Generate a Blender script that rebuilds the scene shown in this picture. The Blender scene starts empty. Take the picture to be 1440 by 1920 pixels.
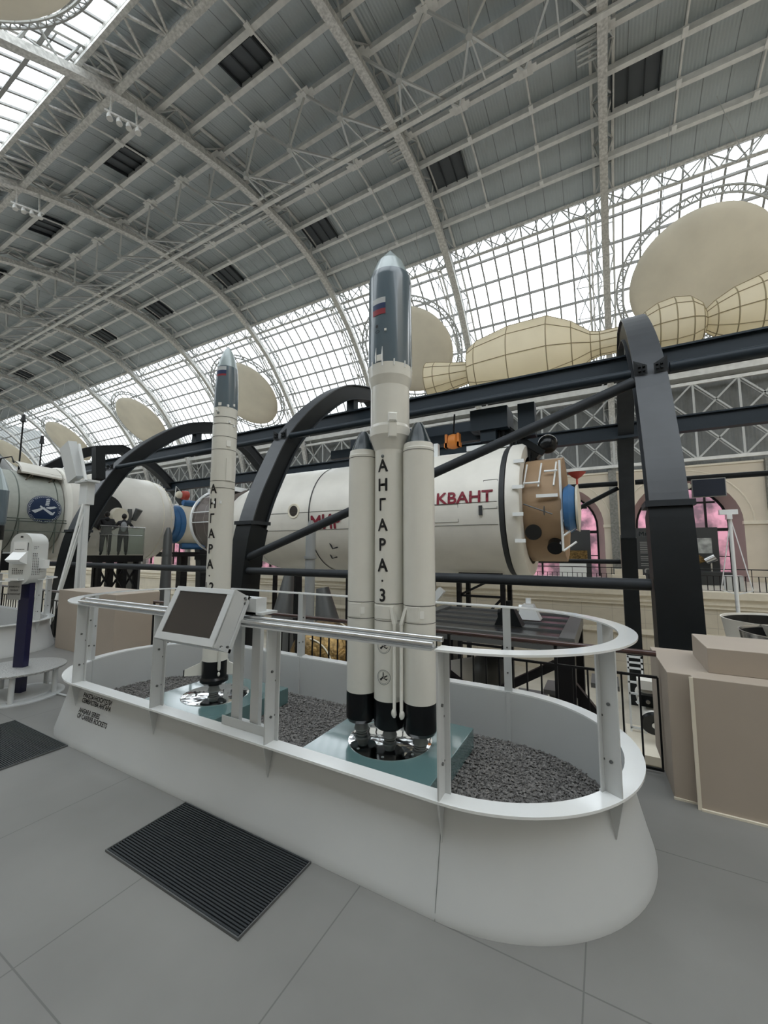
import bpy, math, random
from math import sin, cos, pi, radians, sqrt, atan2
from mathutils import Vector, Matrix
random.seed(7)
scene = bpy.context.scene
col = scene.collection

# ------------------------------------------------------------------ camera
FPX = 746.5
YAW, PIT, ROL, CAMH = radians(28.87), radians(5.685), radians(0.1375), 1.6
A_ = Matrix(((cos(YAW), sin(YAW), 0), (0, 0, -1), (-sin(YAW), cos(YAW), 0)))
P_ = Matrix(((1, 0, 0), (0, cos(PIT), sin(PIT)), (0, -sin(PIT), cos(PIT))))
Q_ = Matrix(((cos(ROL), -sin(ROL), 0), (sin(ROL), cos(ROL), 0), (0, 0, 1)))
M_ = Q_ @ P_ @ A_
cam_data = bpy.data.cameras.new('camera')
cam = bpy.data.objects.new('camera', cam_data)
col.objects.link(cam)
rt, up, bk = M_[0], -M_[1], -M_[2]
cam.matrix_world = Matrix(((rt[0], up[0], bk[0], 0), (rt[1], up[1], bk[1], 0), (rt[2], up[2], bk[2], CAMH), (0, 0, 0, 1)))
cam_data.sensor_fit = 'HORIZONTAL'
cam_data.sensor_width = 36
cam_data.lens = FPX / 1440 * 36
cam_data.clip_start = 0.05
cam_data.clip_end = 500
scene.camera = cam

# ------------------------------------------------------------------ light and exposure
scene.view_settings.view_transform = 'Standard'
scene.view_settings.look = 'None'
scene.view_settings.gamma = 1.0
scene.view_settings.exposure = 0.45
try:
    scene.view_settings.use_curve_mapping = False
except Exception:
    pass
world = bpy.data.worlds.new('world')
scene.world = world
world.use_nodes = True
wn, wl = world.node_tree.nodes, world.node_tree.links
bg = wn['Background']
tc = wn.new('ShaderNodeTexCoord')
sp = wn.new('ShaderNodeSeparateXYZ')
rmp = wn.new('ShaderNodeValToRGB')
wl.new(tc.outputs['Generated'], sp.inputs[0])
wl.new(sp.outputs['Z'], rmp.inputs[0])
rmp.color_ramp.elements[0].position = 0.0
rmp.color_ramp.elements[0].color = (0.50, 0.50, 0.48, 1)
rmp.color_ramp.elements[1].position = 0.25
rmp.color_ramp.elements[1].color = (0.93, 0.97, 1.0, 1)
wl.new(rmp.outputs[0], bg.inputs['Color'])
bg.inputs['Strength'].default_value = 2.9

# ------------------------------------------------------------------ materials
def mat(name, color, rough=0.5, metal=0.0, var=0.0, vscale=6.0, bump=0.0, bscale=40.0, spec=0.5, coat=0.0, var2=None):
    m = bpy.data.materials.new(name)
    m.use_nodes = True
    n, l = m.node_tree.nodes, m.node_tree.links
    b = n['Principled BSDF']
    b.inputs['Base Color'].default_value = (*color, 1)
    b.inputs['Roughness'].default_value = rough
    b.inputs['Metallic'].default_value = metal
    b.inputs['Specular IOR Level'].default_value = spec
    if coat:
        b.inputs['Coat Weight'].default_value = coat
        b.inputs['Coat Roughness'].default_value = 0.08
    t = n.new('ShaderNodeTexCoord')
    if var > 0:
        no = n.new('ShaderNodeTexNoise')
        no.inputs['Scale'].default_value = vscale
        no.inputs['Detail'].default_value = 5
        l.new(t.outputs['Object'], no.inputs['Vector'])
        r = n.new('ShaderNodeValToRGB')
        c2 = var2 if var2 else tuple(c * (1 - var) for c in color)
        r.color_ramp.elements[0].position = 0.35
        r.color_ramp.elements[0].color = (*c2, 1)
        r.color_ramp.elements[1].position = 0.65
        r.color_ramp.elements[1].color = (*[min(1, c * (1 + var * 0.6)) for c in color], 1)
        l.new(no.outputs['Fac'], r.inputs[0])
        l.new(r.outputs[0], b.inputs['Base Color'])
    if bump > 0:
        nb = n.new('ShaderNodeTexNoise')
        nb.inputs['Scale'].default_value = bscale
        l.new(t.outputs['Object'], nb.inputs['Vector'])
        bp = n.new('ShaderNodeBump')
        bp.inputs['Strength'].default_value = bump
        bp.inputs['Distance'].default_value = 0.02
        l.new(nb.outputs['Fac'], bp.inputs['Height'])
        l.new(bp.outputs[0], b.inputs['Normal'])
    return m

def line_mask(n, l, src, period, offset, width):
    """1 on thin lines repeated along a scalar"""
    a = n.new('ShaderNodeMath'); a.operation = 'ADD'; a.inputs[1].default_value = -offset
    l.new(src, a.inputs[0])
    d = n.new('ShaderNodeMath'); d.operation = 'DIVIDE'; d.inputs[1].default_value = period
    l.new(a.outputs[0], d.inputs[0])
    f = n.new('ShaderNodeMath'); f.operation = 'FRACT'
    l.new(d.outputs[0], f.inputs[0])
    s = n.new('ShaderNodeMath'); s.operation = 'SUBTRACT'; s.inputs[1].default_value = 0.5
    l.new(f.outputs[0], s.inputs[0])
    ab = n.new('ShaderNodeMath'); ab.operation = 'ABSOLUTE'
    l.new(s.outputs[0], ab.inputs[0])
    g = n.new('ShaderNodeMath'); g.operation = 'GREATER_THAN'; g.inputs[1].default_value = 0.5 - width / period / 2
    l.new(ab.outputs[0], g.inputs[0])
    return g.outputs[0]

def lined(m, specs, dark, mul=0.8):
    """add thin joint lines to a material: specs = [(axis, period, offset, width)]"""
    n, l = m.node_tree.nodes, m.node_tree.links
    b = n['Principled BSDF']
    t = n.new('ShaderNodeTexCoord')
    s = n.new('ShaderNodeSeparateXYZ')
    l.new(t.outputs['Object'], s.inputs[0])
    cur = None
    for ax, per, off, w in specs:
        o = line_mask(n, l, s.outputs[ax], per, off, w)
        if cur is None:
            cur = o
        else:
            mx = n.new('ShaderNodeMath'); mx.operation = 'MAXIMUM'
            l.new(cur, mx.inputs[0]); l.new(o, mx.inputs[1]); cur = mx.outputs[0]
    mi = n.new('ShaderNodeMix'); mi.data_type = 'RGBA'
    ml = n.new('ShaderNodeMath'); ml.operation = 'MULTIPLY'; ml.inputs[1].default_value = mul
    l.new(cur, ml.inputs[0]); l.new(ml.outputs[0], mi.inputs[0])
    src = b.inputs['Base Color'].links[0].from_socket if b.inputs['Base Color'].links else None
    if src:
        l.new(src, mi.inputs[6])
    else:
        mi.inputs[6].default_value = b.inputs['Base Color'].default_value
    mi.inputs[7].default_value = (*dark, 1)
    l.new(mi.outputs[2], b.inputs['Base Color'])
    return m

def corrugate(m, axis, period, strength=0.6):
    n, l = m.node_tree.nodes, m.node_tree.links
    b = n['Principled BSDF']
    t = n.new('ShaderNodeTexCoord')
    w = n.new('ShaderNodeTexWave')
    w.bands_direction = axis
    w.inputs['Scale'].default_value = 0.314 / period
    l.new(t.outputs['Object'], w.inputs['Vector'])
    bp = n.new('ShaderNodeBump')
    bp.inputs['Strength'].default_value = strength
    bp.inputs['Distance'].default_value = 0.04
    l.new(w.outputs['Fac'], bp.inputs['Height'])
    l.new(bp.outputs[0], b.inputs['Normal'])
    return m

def glass_mat(name, color, mixf=0.12, rough=0.02):
    m = bpy.data.materials.new(name)
    m.use_nodes = True
    n, l = m.node_tree.nodes, m.node_tree.links
    n.clear()
    o = n.new('ShaderNodeOutputMaterial')
    tr = n.new('ShaderNodeBsdfTransparent'); tr.inputs[0].default_value = (*color, 1)
    gl = n.new('ShaderNodeBsdfGlossy'); gl.inputs['Roughness'].default_value = rough
    mx = n.new('ShaderNodeMixShader'); mx.inputs[0].default_value = mixf
    l.new(tr.outputs[0], mx.inputs[1]); l.new(gl.outputs[0], mx.inputs[2]); l.new(mx.outputs[0], o.inputs[0])
    return m

M = {}
M['floor'] = lined(mat('floor_tile', (0.215, 0.213, 0.203), 0.42, var=0.10, vscale=1.3),
                   [(0, 0.963, -0.14, 0.006), (1, 0.975, 0.80, 0.006)], (0.10, 0.10, 0.095), 0.7)
M['hall_floor'] = mat('hall_floor', (0.55, 0.52, 0.45), 0.35, var=0.12, vscale=0.8)
M['white'] = mat('white_paint', (0.58, 0.60, 0.605), 0.38, var=0.03, vscale=2)
M['white_top'] = mat('white_gloss', (0.84, 0.86, 0.86), 0.22, coat=0.6)  # base raised for the planter rim: skylight reflection is put into the colour
M['silver'] = mat('brushed_tube', (0.62, 0.62, 0.62), 0.22, 0.95)
M['chrome'] = mat('mirror_steel', (0.82, 0.83, 0.83), 0.06, 1.0, bump=0.12, bscale=7)
M['teal'] = mat('teal_paint', (0.105, 0.19, 0.19), 0.20, spec=0.8, coat=1.0, var=0.04, vscale=3)
M['rocket'] = mat('rocket_white', (0.76, 0.75, 0.69), 0.35, coat=0.4, var=0.02)
M['rocket_line'] = mat('rocket_line', (0.05, 0.05, 0.05), 0.5)
M['rocket_patch'] = mat('rocket_patch', (0.86, 0.86, 0.82), 0.35)
M['fairing'] = mat('fairing_slate', (0.095, 0.135, 0.165), 0.28, coat=0.5)
M['fairing_tip'] = mat('fairing_silver', (0.36, 0.43, 0.44), 0.32, 0.1, coat=0.3)
M['black_gloss'] = mat('black_gloss', (0.006, 0.007, 0.008), 0.22, spec=0.35)
M['nose_black'] = mat('nose_black', (0.018, 0.03, 0.036), 0.20, spec=0.4)
M['nozzle'] = mat('nozzle_grey', (0.16, 0.18, 0.18), 0.4)
M['letter'] = mat('letter_black', (0.012, 0.012, 0.014), 0.5)
M['flag_white'] = mat('flag_white', (0.55, 0.58, 0.6), 0.4)
M['flag_blue'] = mat('flag_blue', (0.02, 0.04, 0.12), 0.4)
M['flag_red'] = mat('flag_red', (0.30, 0.03, 0.045), 0.4)
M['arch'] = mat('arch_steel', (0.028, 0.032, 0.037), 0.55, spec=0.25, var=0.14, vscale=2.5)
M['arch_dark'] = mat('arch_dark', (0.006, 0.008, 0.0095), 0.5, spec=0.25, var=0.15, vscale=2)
M['crane'] = mat('crane_beam', (0.010, 0.018, 0.026), 0.5, spec=0.3)
M['rib'] = mat('galvanised', (0.56, 0.555, 0.53), 0.5, 0.3, var=0.25, vscale=9, bump=0.3, bscale=30)
M['purlin'] = mat('purlin_grey', (0.66, 0.66, 0.64), 0.5, 0.1, var=0.1, vscale=3)
M['lace'] = mat('lacing_grey', (0.43, 0.44, 0.43), 0.5, 0.2)
M['mullion'] = mat('mullion', (0.30, 0.30, 0.29), 0.5)
M['deck'] = corrugate(lined(mat('roof_deck', (0.41, 0.455, 0.475), 0.55, 0.15, var=0.06, vscale=0.4),
                            [(0, 1.011, 0.885, 0.035)], (0.16, 0.17, 0.18), 0.8), 'X', 0.14, 0.35)
M['wall_dark'] = corrugate(mat('wall_dark', (0.20, 0.21, 0.21), 0.6, var=0.05), 'X', 0.2, 0.4)
M['hatch'] = mat('hatch_dark', (0.07, 0.08, 0.09), 0.6)
M['pane'] = glass_mat('roof_glass', (0.93, 0.96, 0.98), 0.04)
M['rail_glass'] = glass_mat('rail_glass', (0.86, 0.90, 0.89), 0.07)
M['beige_wall'] = mat('beige_wall', (0.70, 0.625, 0.51), 0.7, var=0.04, vscale=1.2)
M['stone'] = lined(mat('stone_blocks', (0.60, 0.55, 0.45), 0.7, var=0.06, vscale=1.5),
                   [(2, 0.62, 0.1, 0.02), (0, 1.35, 0.2, 0.02)], (0.38, 0.34, 0.28), 0.7)
M['cornice'] = mat('cornice', (0.76, 0.70, 0.58), 0.6, var=0.04)
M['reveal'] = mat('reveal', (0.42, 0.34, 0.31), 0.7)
M['block'] = mat('block_beige', (0.41, 0.35, 0.29), 0.6, var=0.03, vscale=2)
M['railing'] = mat('railing_black', (0.005, 0.005, 0.006), 0.45, spec=0.3)
M['wood'] = mat('handrail_wood', (0.055, 0.022, 0.018), 0.22, coat=0.5)
M['hull'] = mat('hull_white', (0.78, 0.755, 0.69), 0.42, var=0.06, vscale=1.2)
M['hull_cream'] = mat('hull_cream', (0.78, 0.73, 0.60), 0.45, var=0.05, vscale=1.5)
M['hull_gap'] = mat('hull_gap', (0.03, 0.032, 0.034), 0.6)
M['brown'] = mat('insulation_brown', (0.36, 0.24, 0.14), 0.6, var=0.08, vscale=2)
M['blue'] = mat('blue_paint', (0.04, 0.15, 0.34), 0.45, var=0.08, vscale=4)
M['red_text'] = mat('red_text', (0.23, 0.012, 0.03), 0.5)
M['balloon'] = mat('balloon_fabric', (0.86, 0.80, 0.66), 0.6, var=0.08, vscale=1.5, bump=0.3, bscale=3)
M['seam'] = mat('balloon_seam', (0.26, 0.21, 0.12), 0.6)
M['disc'] = mat('disc_fabric', (0.74, 0.69, 0.57), 0.5, var=0.10, vscale=0.6)
M['navy'] = mat('navy_post', (0.007, 0.008, 0.045), 0.3)
M['plastic'] = mat('white_plastic', (0.62, 0.64, 0.63), 0.4)
M['hole'] = mat('hole_dark', (0.03, 0.03, 0.03), 0.6)
M['checker'] = mat('checker_plate', (0.42, 0.42, 0.41), 0.35, 0.5, bump=1.0, bscale=60)
M['screen'] = mat('screen_black', (0.035, 0.030, 0.028), 0.18)
M['gravel'] = mat('gravel_stone', (0.19, 0.183, 0.175), 0.8, var=0.55, vscale=45)
M['mat_bar'] = mat('mat_bar', (0.020, 0.024, 0.027), 0.55)
M['mat_base'] = mat('mat_base', (0.006, 0.007, 0.008), 0.8)
M['board'] = mat('board_charcoal', (0.035, 0.038, 0.040), 0.5)
M['board_pic'] = mat('board_picture', (0.42, 0.44, 0.43), 0.5, var=0.5, vscale=2.5)
M['paper'] = mat('paper_grey', (0.30, 0.30, 0.29), 0.6)
M['gold'] = mat('gold_foil', (0.22, 0.14, 0.05), 0.35, 0.7, var=0.6, vscale=9, bump=0.8, bscale=14)
M['orange'] = mat('orange_paint', (0.65, 0.22, 0.04), 0.5)
M['red'] = mat('red_cap', (0.5, 0.07, 0.05), 0.5)
M['panel'] = lined(mat('radiator_panel', (0.13, 0.105, 0.095), 0.4), [(0, 0.6, 0, 0.03)], (0.35, 0.33, 0.3), 0.7)
M['olive'] = mat('olive_hull', (0.19, 0.215, 0.195), 0.45, var=0.06)
M['logo_blue'] = mat('logo_blue', (0.012, 0.030, 0.085), 0.4)
M['logo_white'] = mat('logo_white', (0.60, 0.64, 0.68), 0.5)
M['light_wall'] = mat('tower_grey', (0.66, 0.68, 0.68), 0.4)
M['column_grey'] = mat('column_grey', (0.27, 0.28, 0.28), 0.45)
M['flange'] = mat('flange_skylit', (0.050, 0.055, 0.062), 0.45, var=0.12, vscale=2)  # arch steel made lighter: skylight on the outer faces is put into the colour
M['pier_grey'] = mat('pier_grey', (0.22, 0.22, 0.20), 0.6, var=0.3, vscale=8, bump=0.5, bscale=14)
M['jacket'] = mat('jacket_dark', (0.018, 0.018, 0.02), 0.8)
M['jeans'] = mat('trousers_dark', (0.012, 0.013, 0.018), 0.8)
M['skin'] = mat('skin', (0.45, 0.27, 0.20), 0.6)
M['hair'] = mat('hair_dark', (0.012, 0.009, 0.008), 0.6)
M['bag'] = mat('bag_grey', (0.28, 0.29, 0.30), 0.7)
M['dim_steel'] = mat('dim_steel', (0.12, 0.125, 0.125), 0.45, 0.3)

def pink_mat():
    m = glass_mat('pink_window', (0.5, 0.30, 0.36), 0.08, 0.1)
    n, l = m.node_tree.nodes, m.node_tree.links
    tr = [x for x in n if x.type == 'BSDF_TRANSPARENT'][0]
    t = n.new('ShaderNodeTexCoord')
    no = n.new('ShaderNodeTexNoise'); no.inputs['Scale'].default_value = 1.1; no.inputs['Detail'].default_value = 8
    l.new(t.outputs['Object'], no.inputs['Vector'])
    r = n.new('ShaderNodeValToRGB')  # dark blotches paint reflected trees and buildings into the pane tint
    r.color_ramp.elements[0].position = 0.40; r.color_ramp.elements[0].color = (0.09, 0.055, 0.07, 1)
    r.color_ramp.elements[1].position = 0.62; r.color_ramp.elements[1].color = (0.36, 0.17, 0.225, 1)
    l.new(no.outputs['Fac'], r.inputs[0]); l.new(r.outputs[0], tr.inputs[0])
    return m
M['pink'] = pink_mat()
def translucent(m, amt, color):
    n, l = m.node_tree.nodes, m.node_tree.links
    o = [x for x in n if x.type == 'OUTPUT_MATERIAL'][0]; b = n['Principled BSDF']
    t = n.new('ShaderNodeBsdfTranslucent'); t.inputs[0].default_value = (*color, 1)
    x = n.new('ShaderNodeMixShader'); x.inputs[0].default_value = amt
    l.new(b.outputs[0], x.inputs[1]); l.new(t.outputs[0], x.inputs[2]); l.new(x.outputs[0], o.inputs[0])
translucent(M['balloon'], 0.6, (0.95, 0.88, 0.70))
translucent(M['disc'], 0.12, (0.8, 0.72, 0.55))

# ------------------------------------------------------------------ mesh helpers
def V(*a):
    return Vector(a)

class MB:
    def __init__(self, split=38):
        self.v, self.f, self.s = [], [], []; self.split = split
    def add(self, vs, fs, smooth=False):
        o = len(self.v)
        self.v += [tuple(p) for p in vs]
        self.f += [tuple(i + o for i in f) for f in fs]
        self.s += [smooth] * len(fs)
        return self
    def box(self, x0, x1, y0, y1, z0, z1):
        return self.add([(x0, y0, z0), (x1, y0, z0), (x1, y1, z0), (x0, y1, z0), (x0, y0, z1), (x1, y0, z1), (x1, y1, z1), (x0, y1, z1)],
                        [(0, 3, 2, 1), (4, 5, 6, 7), (0, 1, 5, 4), (1, 2, 6, 5), (2, 3, 7, 6), (3, 0, 4, 7)])
    def bar(self, a, b, w, h, upv=(0, 0, 1)):
        a, b = Vector(a), Vector(b)
        d = (b - a)
        if d.length < 1e-6: return self
        d.normalize()
        u = Vector(upv)
        s = d.cross(u)
        if s.length < 1e-4: s = d.cross(Vector((1, 0, 0)))
        s.normalize(); t = s.cross(d)
        vs = []
        for p in (a, b):
            for i, j in ((-1, -1), (1, -1), (1, 1), (-1, 1)):
                vs.append(p + s * (i * w / 2) + t * (j * h / 2))
        return self.add(vs, [(0, 1, 2, 3), (7, 6, 5, 4), (0, 4, 5, 1), (1, 5, 6, 2), (2, 6, 7, 3), (3, 7, 4, 0)])
    def tube(self, pts, r, n=10, cap=True):
        pts = [Vector(p) for p in pts]
        rs = r if isinstance(r, (list, tuple)) else [r] * len(pts)
        rings = []
        t0 = (pts[1] - pts[0]).normalized()
        ref = Vector((0, 0, 1)) if abs(t0.z) < 0.9 else Vector((1, 0, 0))
        for i, p in enumerate(pts):
            if i == 0: t = pts[1] - pts[0]
            elif i == len(pts) - 1: t = pts[-1] - pts[-2]
            else: t = pts[i + 1] - pts[i - 1]
            t.normalize()
            s = t.cross(ref); s.normalize(); q = s.cross(t)
            rings.append([p + (s * cos(2 * pi * k / n) + q * sin(2 * pi * k / n)) * rs[i] for k in range(n)])
        self.loft(rings, True)
        if cap:
            o = len(self.v) - len(pts) * n
            self.f.append(tuple(o + k for k in range(n))); self.s.append(False)
            self.f.append(tuple(o + (len(pts) - 1) * n + k for k in reversed(range(n)))); self.s.append(False)
        return self
    def loft(self, rings, smooth=True, closed=True):
        n = len(rings[0]); o = len(self.v)
        for r in rings: self.v += [tuple(p) for p in r]
        m = n if closed else n - 1
        for i in range(len(rings) - 1):
            for k in range(m):
                k2 = (k + 1) % n
                self.f.append((o + i * n + k, o + i * n + k2, o + (i + 1) * n + k2, o + (i + 1) * n + k)); self.s.append(smooth)
        return self
    def lathe(self, prof, c=(0, 0, 0), axis='z', n=32, cap=True):
        """prof: [(r, h)]; sharp corners are kept by repeating points"""
        rings = []
        for r, h in prof:
            ring = []
            for k in range(n):
                a = 2 * pi * k / n
                if axis == 'z': ring.append((c[0] + r * cos(a), c[1] + r * sin(a), c[2] + h))
                elif axis == 'x': ring.append((c[0] + h, c[1] + r * cos(a), c[2] + r * sin(a)))
                else: ring.append((c[0] + r * cos(a), c[1] + h, c[2] + r * sin(a)))
            rings.append(ring)
        o = len(self.v)
        self.loft(rings, True)
        if cap:
            if prof[0][0] > 1e-4: self.f.append(tuple(o + k for k in range(n))); self.s.append(False)
            if prof[-1][0] > 1e-4: self.f.append(tuple(o + (len(prof) - 1) * n + k for k in reversed(range(n)))); self.s.append(False)
        return self
    def ellipsoid(self, c, rx, ry, rz, n=16, m=10, rot=None):
        rings = []
        for i in range(m + 1):
            ph = -pi / 2 + pi * i / m
            ring = []
            for k in range(n):
                p = Vector((rx * cos(ph) * cos(2 * pi * k / n), ry * cos(ph) * sin(2 * pi * k / n), rz * sin(ph)))
                if rot: p = rot @ p
                ring.append(Vector(c) + p)
            rings.append(ring)
        return self.loft(rings, True)
    def disc(self, c, r, nrm, n=24, th=0.01):
        c, nrm = Vector(c), Vector(nrm).normalized()
        return self.tube([c - nrm * th / 2, c + nrm * th / 2], r, n)
    def build_each(self, name, m, parent, gap=0.001, bevel=0.0):
        """one object for every separate piece (shells that touch stay together)"""
        par = list(range(len(self.v)))
        def find(a):
            while par[a] != a: par[a] = par[par[a]]; a = par[a]
            return a
        for f in self.f:
            for i in f[1:]: par[find(i)] = find(f[0])
        isl = {}
        for i in range(len(self.v)): isl.setdefault(find(i), []).append(i)
        boxes = []
        for r, vs in isl.items():
            P = [self.v[i] for i in vs]
            boxes.append([[min(p[k] for p in P) - gap for k in range(3)], [max(p[k] for p in P) + gap for k in range(3)], [r]])
        merged = True
        while merged:
            merged = False; out = []
            for b in boxes:
                for o in out:
                    if all(b[0][k] <= o[1][k] and o[0][k] <= b[1][k] for k in range(3)):
                        o[0] = [min(b[0][k], o[0][k]) for k in range(3)]; o[1] = [max(b[1][k], o[1][k]) for k in range(3)]; o[2] += b[2]; merged = True; break
                else: out.append(b)
            boxes = out
        res = []
        for b in boxes:
            roots = set(b[2]); q = MB(self.split); mp = {}
            for i in range(len(self.v)):
                if find(i) in roots: mp[i] = len(q.v); q.v.append(self.v[i])
            for f, sm in zip(self.f, self.s):
                if find(f[0]) in roots: q.f.append(tuple(mp[i] for i in f)); q.s.append(sm)
            res.append(q.build(name, m, parent, bevel))
        return res
    def build(self, name, m, parent=None, bevel=0.0, origin=None):
        me = bpy.data.meshes.new(name)
        if parent is not None:
            L = Vector(parent['_o'])
        elif origin is not None:
            L = Vector(origin)
        else:
            L = Vector((0, 0, 0))
        me.from_pydata([(x - L.x, y - L.y, z - L.z) for x, y, z in self.v], [], self.f)
        me.polygons.foreach_set('use_smooth', self.s)
        me.update()
        import bmesh as _bm
        b = _bm.new(); b.from_mesh(me)
        _bm.ops.remove_doubles(b, verts=b.verts, dist=1e-5)
        _bm.ops.recalc_face_normals(b, faces=b.faces)
        b.to_mesh(me); b.free()
        ob = bpy.data.objects.new(name, me)
        me.materials.append(M[m] if isinstance(m, str) else m)
        col.objects.link(ob)
        ob['_o'] = tuple(L)
        if parent is not None:
            ob.parent = parent
        else:
            ob.location = L
        if any(self.s) and not all(self.s):
            pass
        if any(self.s):
            md = ob.modifiers.new('edges', 'EDGE_SPLIT')
            md.split_angle = radians(self.split)
        if bevel:
            bv = ob.modifiers.new('bevel', 'BEVEL'); bv.width = bevel; bv.segments = 2; bv.limit_method = 'ANGLE'
        return ob

def thing(name, label, cat, loc, group=None):
    o = bpy.data.objects.new(name, None)
    col.objects.link(o)
    o.location = loc
    o.empty_display_size = 0.1
    o['_o'] = tuple(loc)
    o['label'] = label; o['category'] = cat
    if group: o['group'] = group
    return o
def tag(o, label, cat, group=None, kind=None):
    o['label'] = label; o['category'] = cat
    if group: o['group'] = group
    if kind: o['kind'] = kind
    return o
def struct(o):
    o['kind'] = 'structure'; return o
def kids(o):
    return [c for c in bpy.data.objects if c.parent == o]
def dup(o, delta=(0, 0, 0), label=None, parent=None, group=None):
    c = o.copy(); col.objects.link(c)
    if parent is not None: c.parent = parent
    else: c.location = Vector(o.location) + Vector(delta)
    for k in kids(o): dup(k, parent=c)
    if label: c['label'] = label
    if group: c['group'] = group
    return c
SING = {}
import bmesh
SAME = str.maketrans('АВЕКМНОРСТХ', 'ABEKMHOPCTX')      # capitals drawn alike in both alphabets
def sliced(vs, fs, step, axis):
    """cut flat shapes into strips so they can follow a round surface"""
    b = bmesh.new()
    vv = [b.verts.new((x, y, 0)) for x, y in vs]
    for f in fs:
        try: b.faces.new([vv[i] for i in f])
        except ValueError: pass
    lo = min(v[axis] for v in vs); hi = max(v[axis] for v in vs)
    n = int((hi - lo) / step)
    for i in range(1, n + 1):
        co = [0, 0, 0]; no = [0, 0, 0]; co[axis] = lo + (hi - lo) * i / (n + 1); no[axis] = 1
        bmesh.ops.bisect_plane(b, geom=b.verts[:] + b.edges[:] + b.faces[:], plane_co=co, plane_no=no)
    b.verts.ensure_lookup_table(); b.verts.index_update()
    out = [(v.co.x, v.co.y) for v in b.verts]; of = [tuple(v.index for v in f.verts) for f in b.faces]
    b.free()
    return out, of
def text2d(s, size=1.0, bold=0.0, align='CENTER', spacing=1.0, narrow=1.0):
    """filled letter shapes as flat verts and faces (x right, y up), centred vertically on the cap height"""
    cu = bpy.data.curves.new('txt', 'FONT')
    cu.body = s.translate(SAME); cu.size = size; cu.align_x = align; cu.space_character = spacing
    cu.offset = bold; cu.resolution_u = 4
    ob = bpy.data.objects.new('txt', cu)
    me = bpy.data.meshes.new_from_object(ob)
    vs = [(v.co.x * narrow, v.co.y) for v in me.vertices]
    fs = [tuple(p.vertices) for p in me.polygons]
    bpy.data.objects.remove(ob); bpy.data.curves.remove(cu); bpy.data.meshes.remove(me)
    return vs, fs
def fatten(vs, fs, b):
    """thicken flat letters with slightly shifted copies"""
    ov, of = [], []
    for dx, dy in ((0, 0), (b, 0), (-b, 0), (0, b), (0, -b), (b * .7, b * .7), (-b * .7, b * .7), (b * .7, -b * .7), (-b * .7, -b * .7)):
        n = len(ov); ov += [(x + dx, y + dy) for x, y in vs]; of += [tuple(i + n for i in f) for f in fs]
    return ov, of
def letter_fit(s, h, bold=0.0, narrow=1.0):
    """letters scaled to cap height h and centred"""
    vs, fs = text2d(s, 1.0, bold, 'CENTER', 1.0, 1.0)
    y0, y1 = min(v[1] for v in vs), max(v[1] for v in vs)
    x0, x1 = min(v[0] for v in vs), max(v[0] for v in vs)
    k = h / (y1 - y0)
    out = [((x - (x0 + x1) / 2) * k * narrow, (y - (y0 + y1) / 2) * k) for x, y in vs]
    return fatten(out, fs, h * 0.036) if s != '.' else (out, fs)
def wrap_z(mb, vs, fs, c, r, z, az):
    """wrap flat shapes round a vertical cylinder; az = azimuth of the middle"""
    out = []
    if max(v[0] for v in vs) - min(v[0] for v in vs) > r * 0.1: vs, fs = sliced(vs, fs, r * 0.1, 0)
    for x, y in vs:
        a = az + x / r
        out.append((c[0] + r * cos(a), c[1] + r * sin(a), z + y))
    mb.add(out, fs)
def wrap_x(mb, vs, fs, yc, zc, r, x, el):
    """wrap flat shapes round a cylinder lying along X, facing -Y; el = elevation angle of the middle"""
    out = []
    vs, fs = sliced(vs, fs, r * 0.08, 1)
    for u, w in vs:
        a = el + w / r
        out.append((x + u, yc - r * cos(a), zc + r * sin(a)))
    mb.add(out, fs)
def flat_on(mb, vs, fs, o, ux, uy):
    o, ux, uy = Vector(o), Vector(ux), Vector(uy)
    mb.add([o + ux * x + uy * y for x, y in vs], fs)
def poly2(*pts):
    return list(pts), [tuple(range(len(pts)))]
def ring2(r0, r1, n=48, sy=1.0):
    vs = []
    for k in range(n):
        a = 2 * pi * k / n
        vs += [(r0 * cos(a), r0 * sin(a) * sy), (r1 * cos(a), r1 * sin(a) * sy)]
    return vs, [(2 * k, 2 * k + 1, (2 * k + 3) % (2 * n), (2 * k + 2) % (2 * n)) for k in range(n)]
def disc2(r, n=48, sy=1.0, rings=6):
    vs = [(0, 0)]; fs = []
    for i in range(1, rings + 1):
        for k in range(n):
            a = 2 * pi * k / n
            vs.append((r * i / rings * cos(a), r * i / rings * sin(a) * sy))
    for k in range(n): fs.append((0, 1 + k, 1 + (k + 1) % n))
    for i in range(rings - 1):
        for k in range(n):
            a, b = 1 + i * n + k, 1 + i * n + (k + 1) % n
            fs.append((a, b, b + n, a + n))
    return vs, fs

# =================================================================== STRUCTURE
XL, XR = -92.0, 20.0
EDGE = 3.73            # edge of the near gallery
mb = MB(); mb.box(XL, XR, -6, EDGE, -0.25, 0); struct(mb.build('floor', 'floor'))
mb = MB(); mb.box(XL, XR, -6, EDGE - 0.02, -4.6, -0.25); struct(mb.build('wall_near', 'stone'))
mb = MB(); mb.box(XL, XR, EDGE - 0.02, 22.9, -4.8, -4.5); struct(mb.build('floor', 'hall_floor'))
mb = MB(); mb.box(XL, XR, 22.9, 33.2, -0.4, -0.14); struct(mb.build('floor', 'hall_floor'))
mb = MB(); mb.box(XL, XR, 22.9, 23.3, -4.6, -0.9); struct(mb.build('wall_far', 'stone'))
mb = MB()
mb.box(XL, XR, 22.75, 23.35, -0.9, -0.72); mb.box(XL, XR, 22.62, 23.35, -0.72, -0.42); mb.box(XL, XR, 22.4, 23.35, -0.42, -0.13)
struct(mb.build('trim_1', 'cornice'))
mb = MB(); mb.box(XL, XR, 22.7, 22.92, -2.25, -2.02); struct(mb.build('trim_2', 'cornice'))

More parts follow.
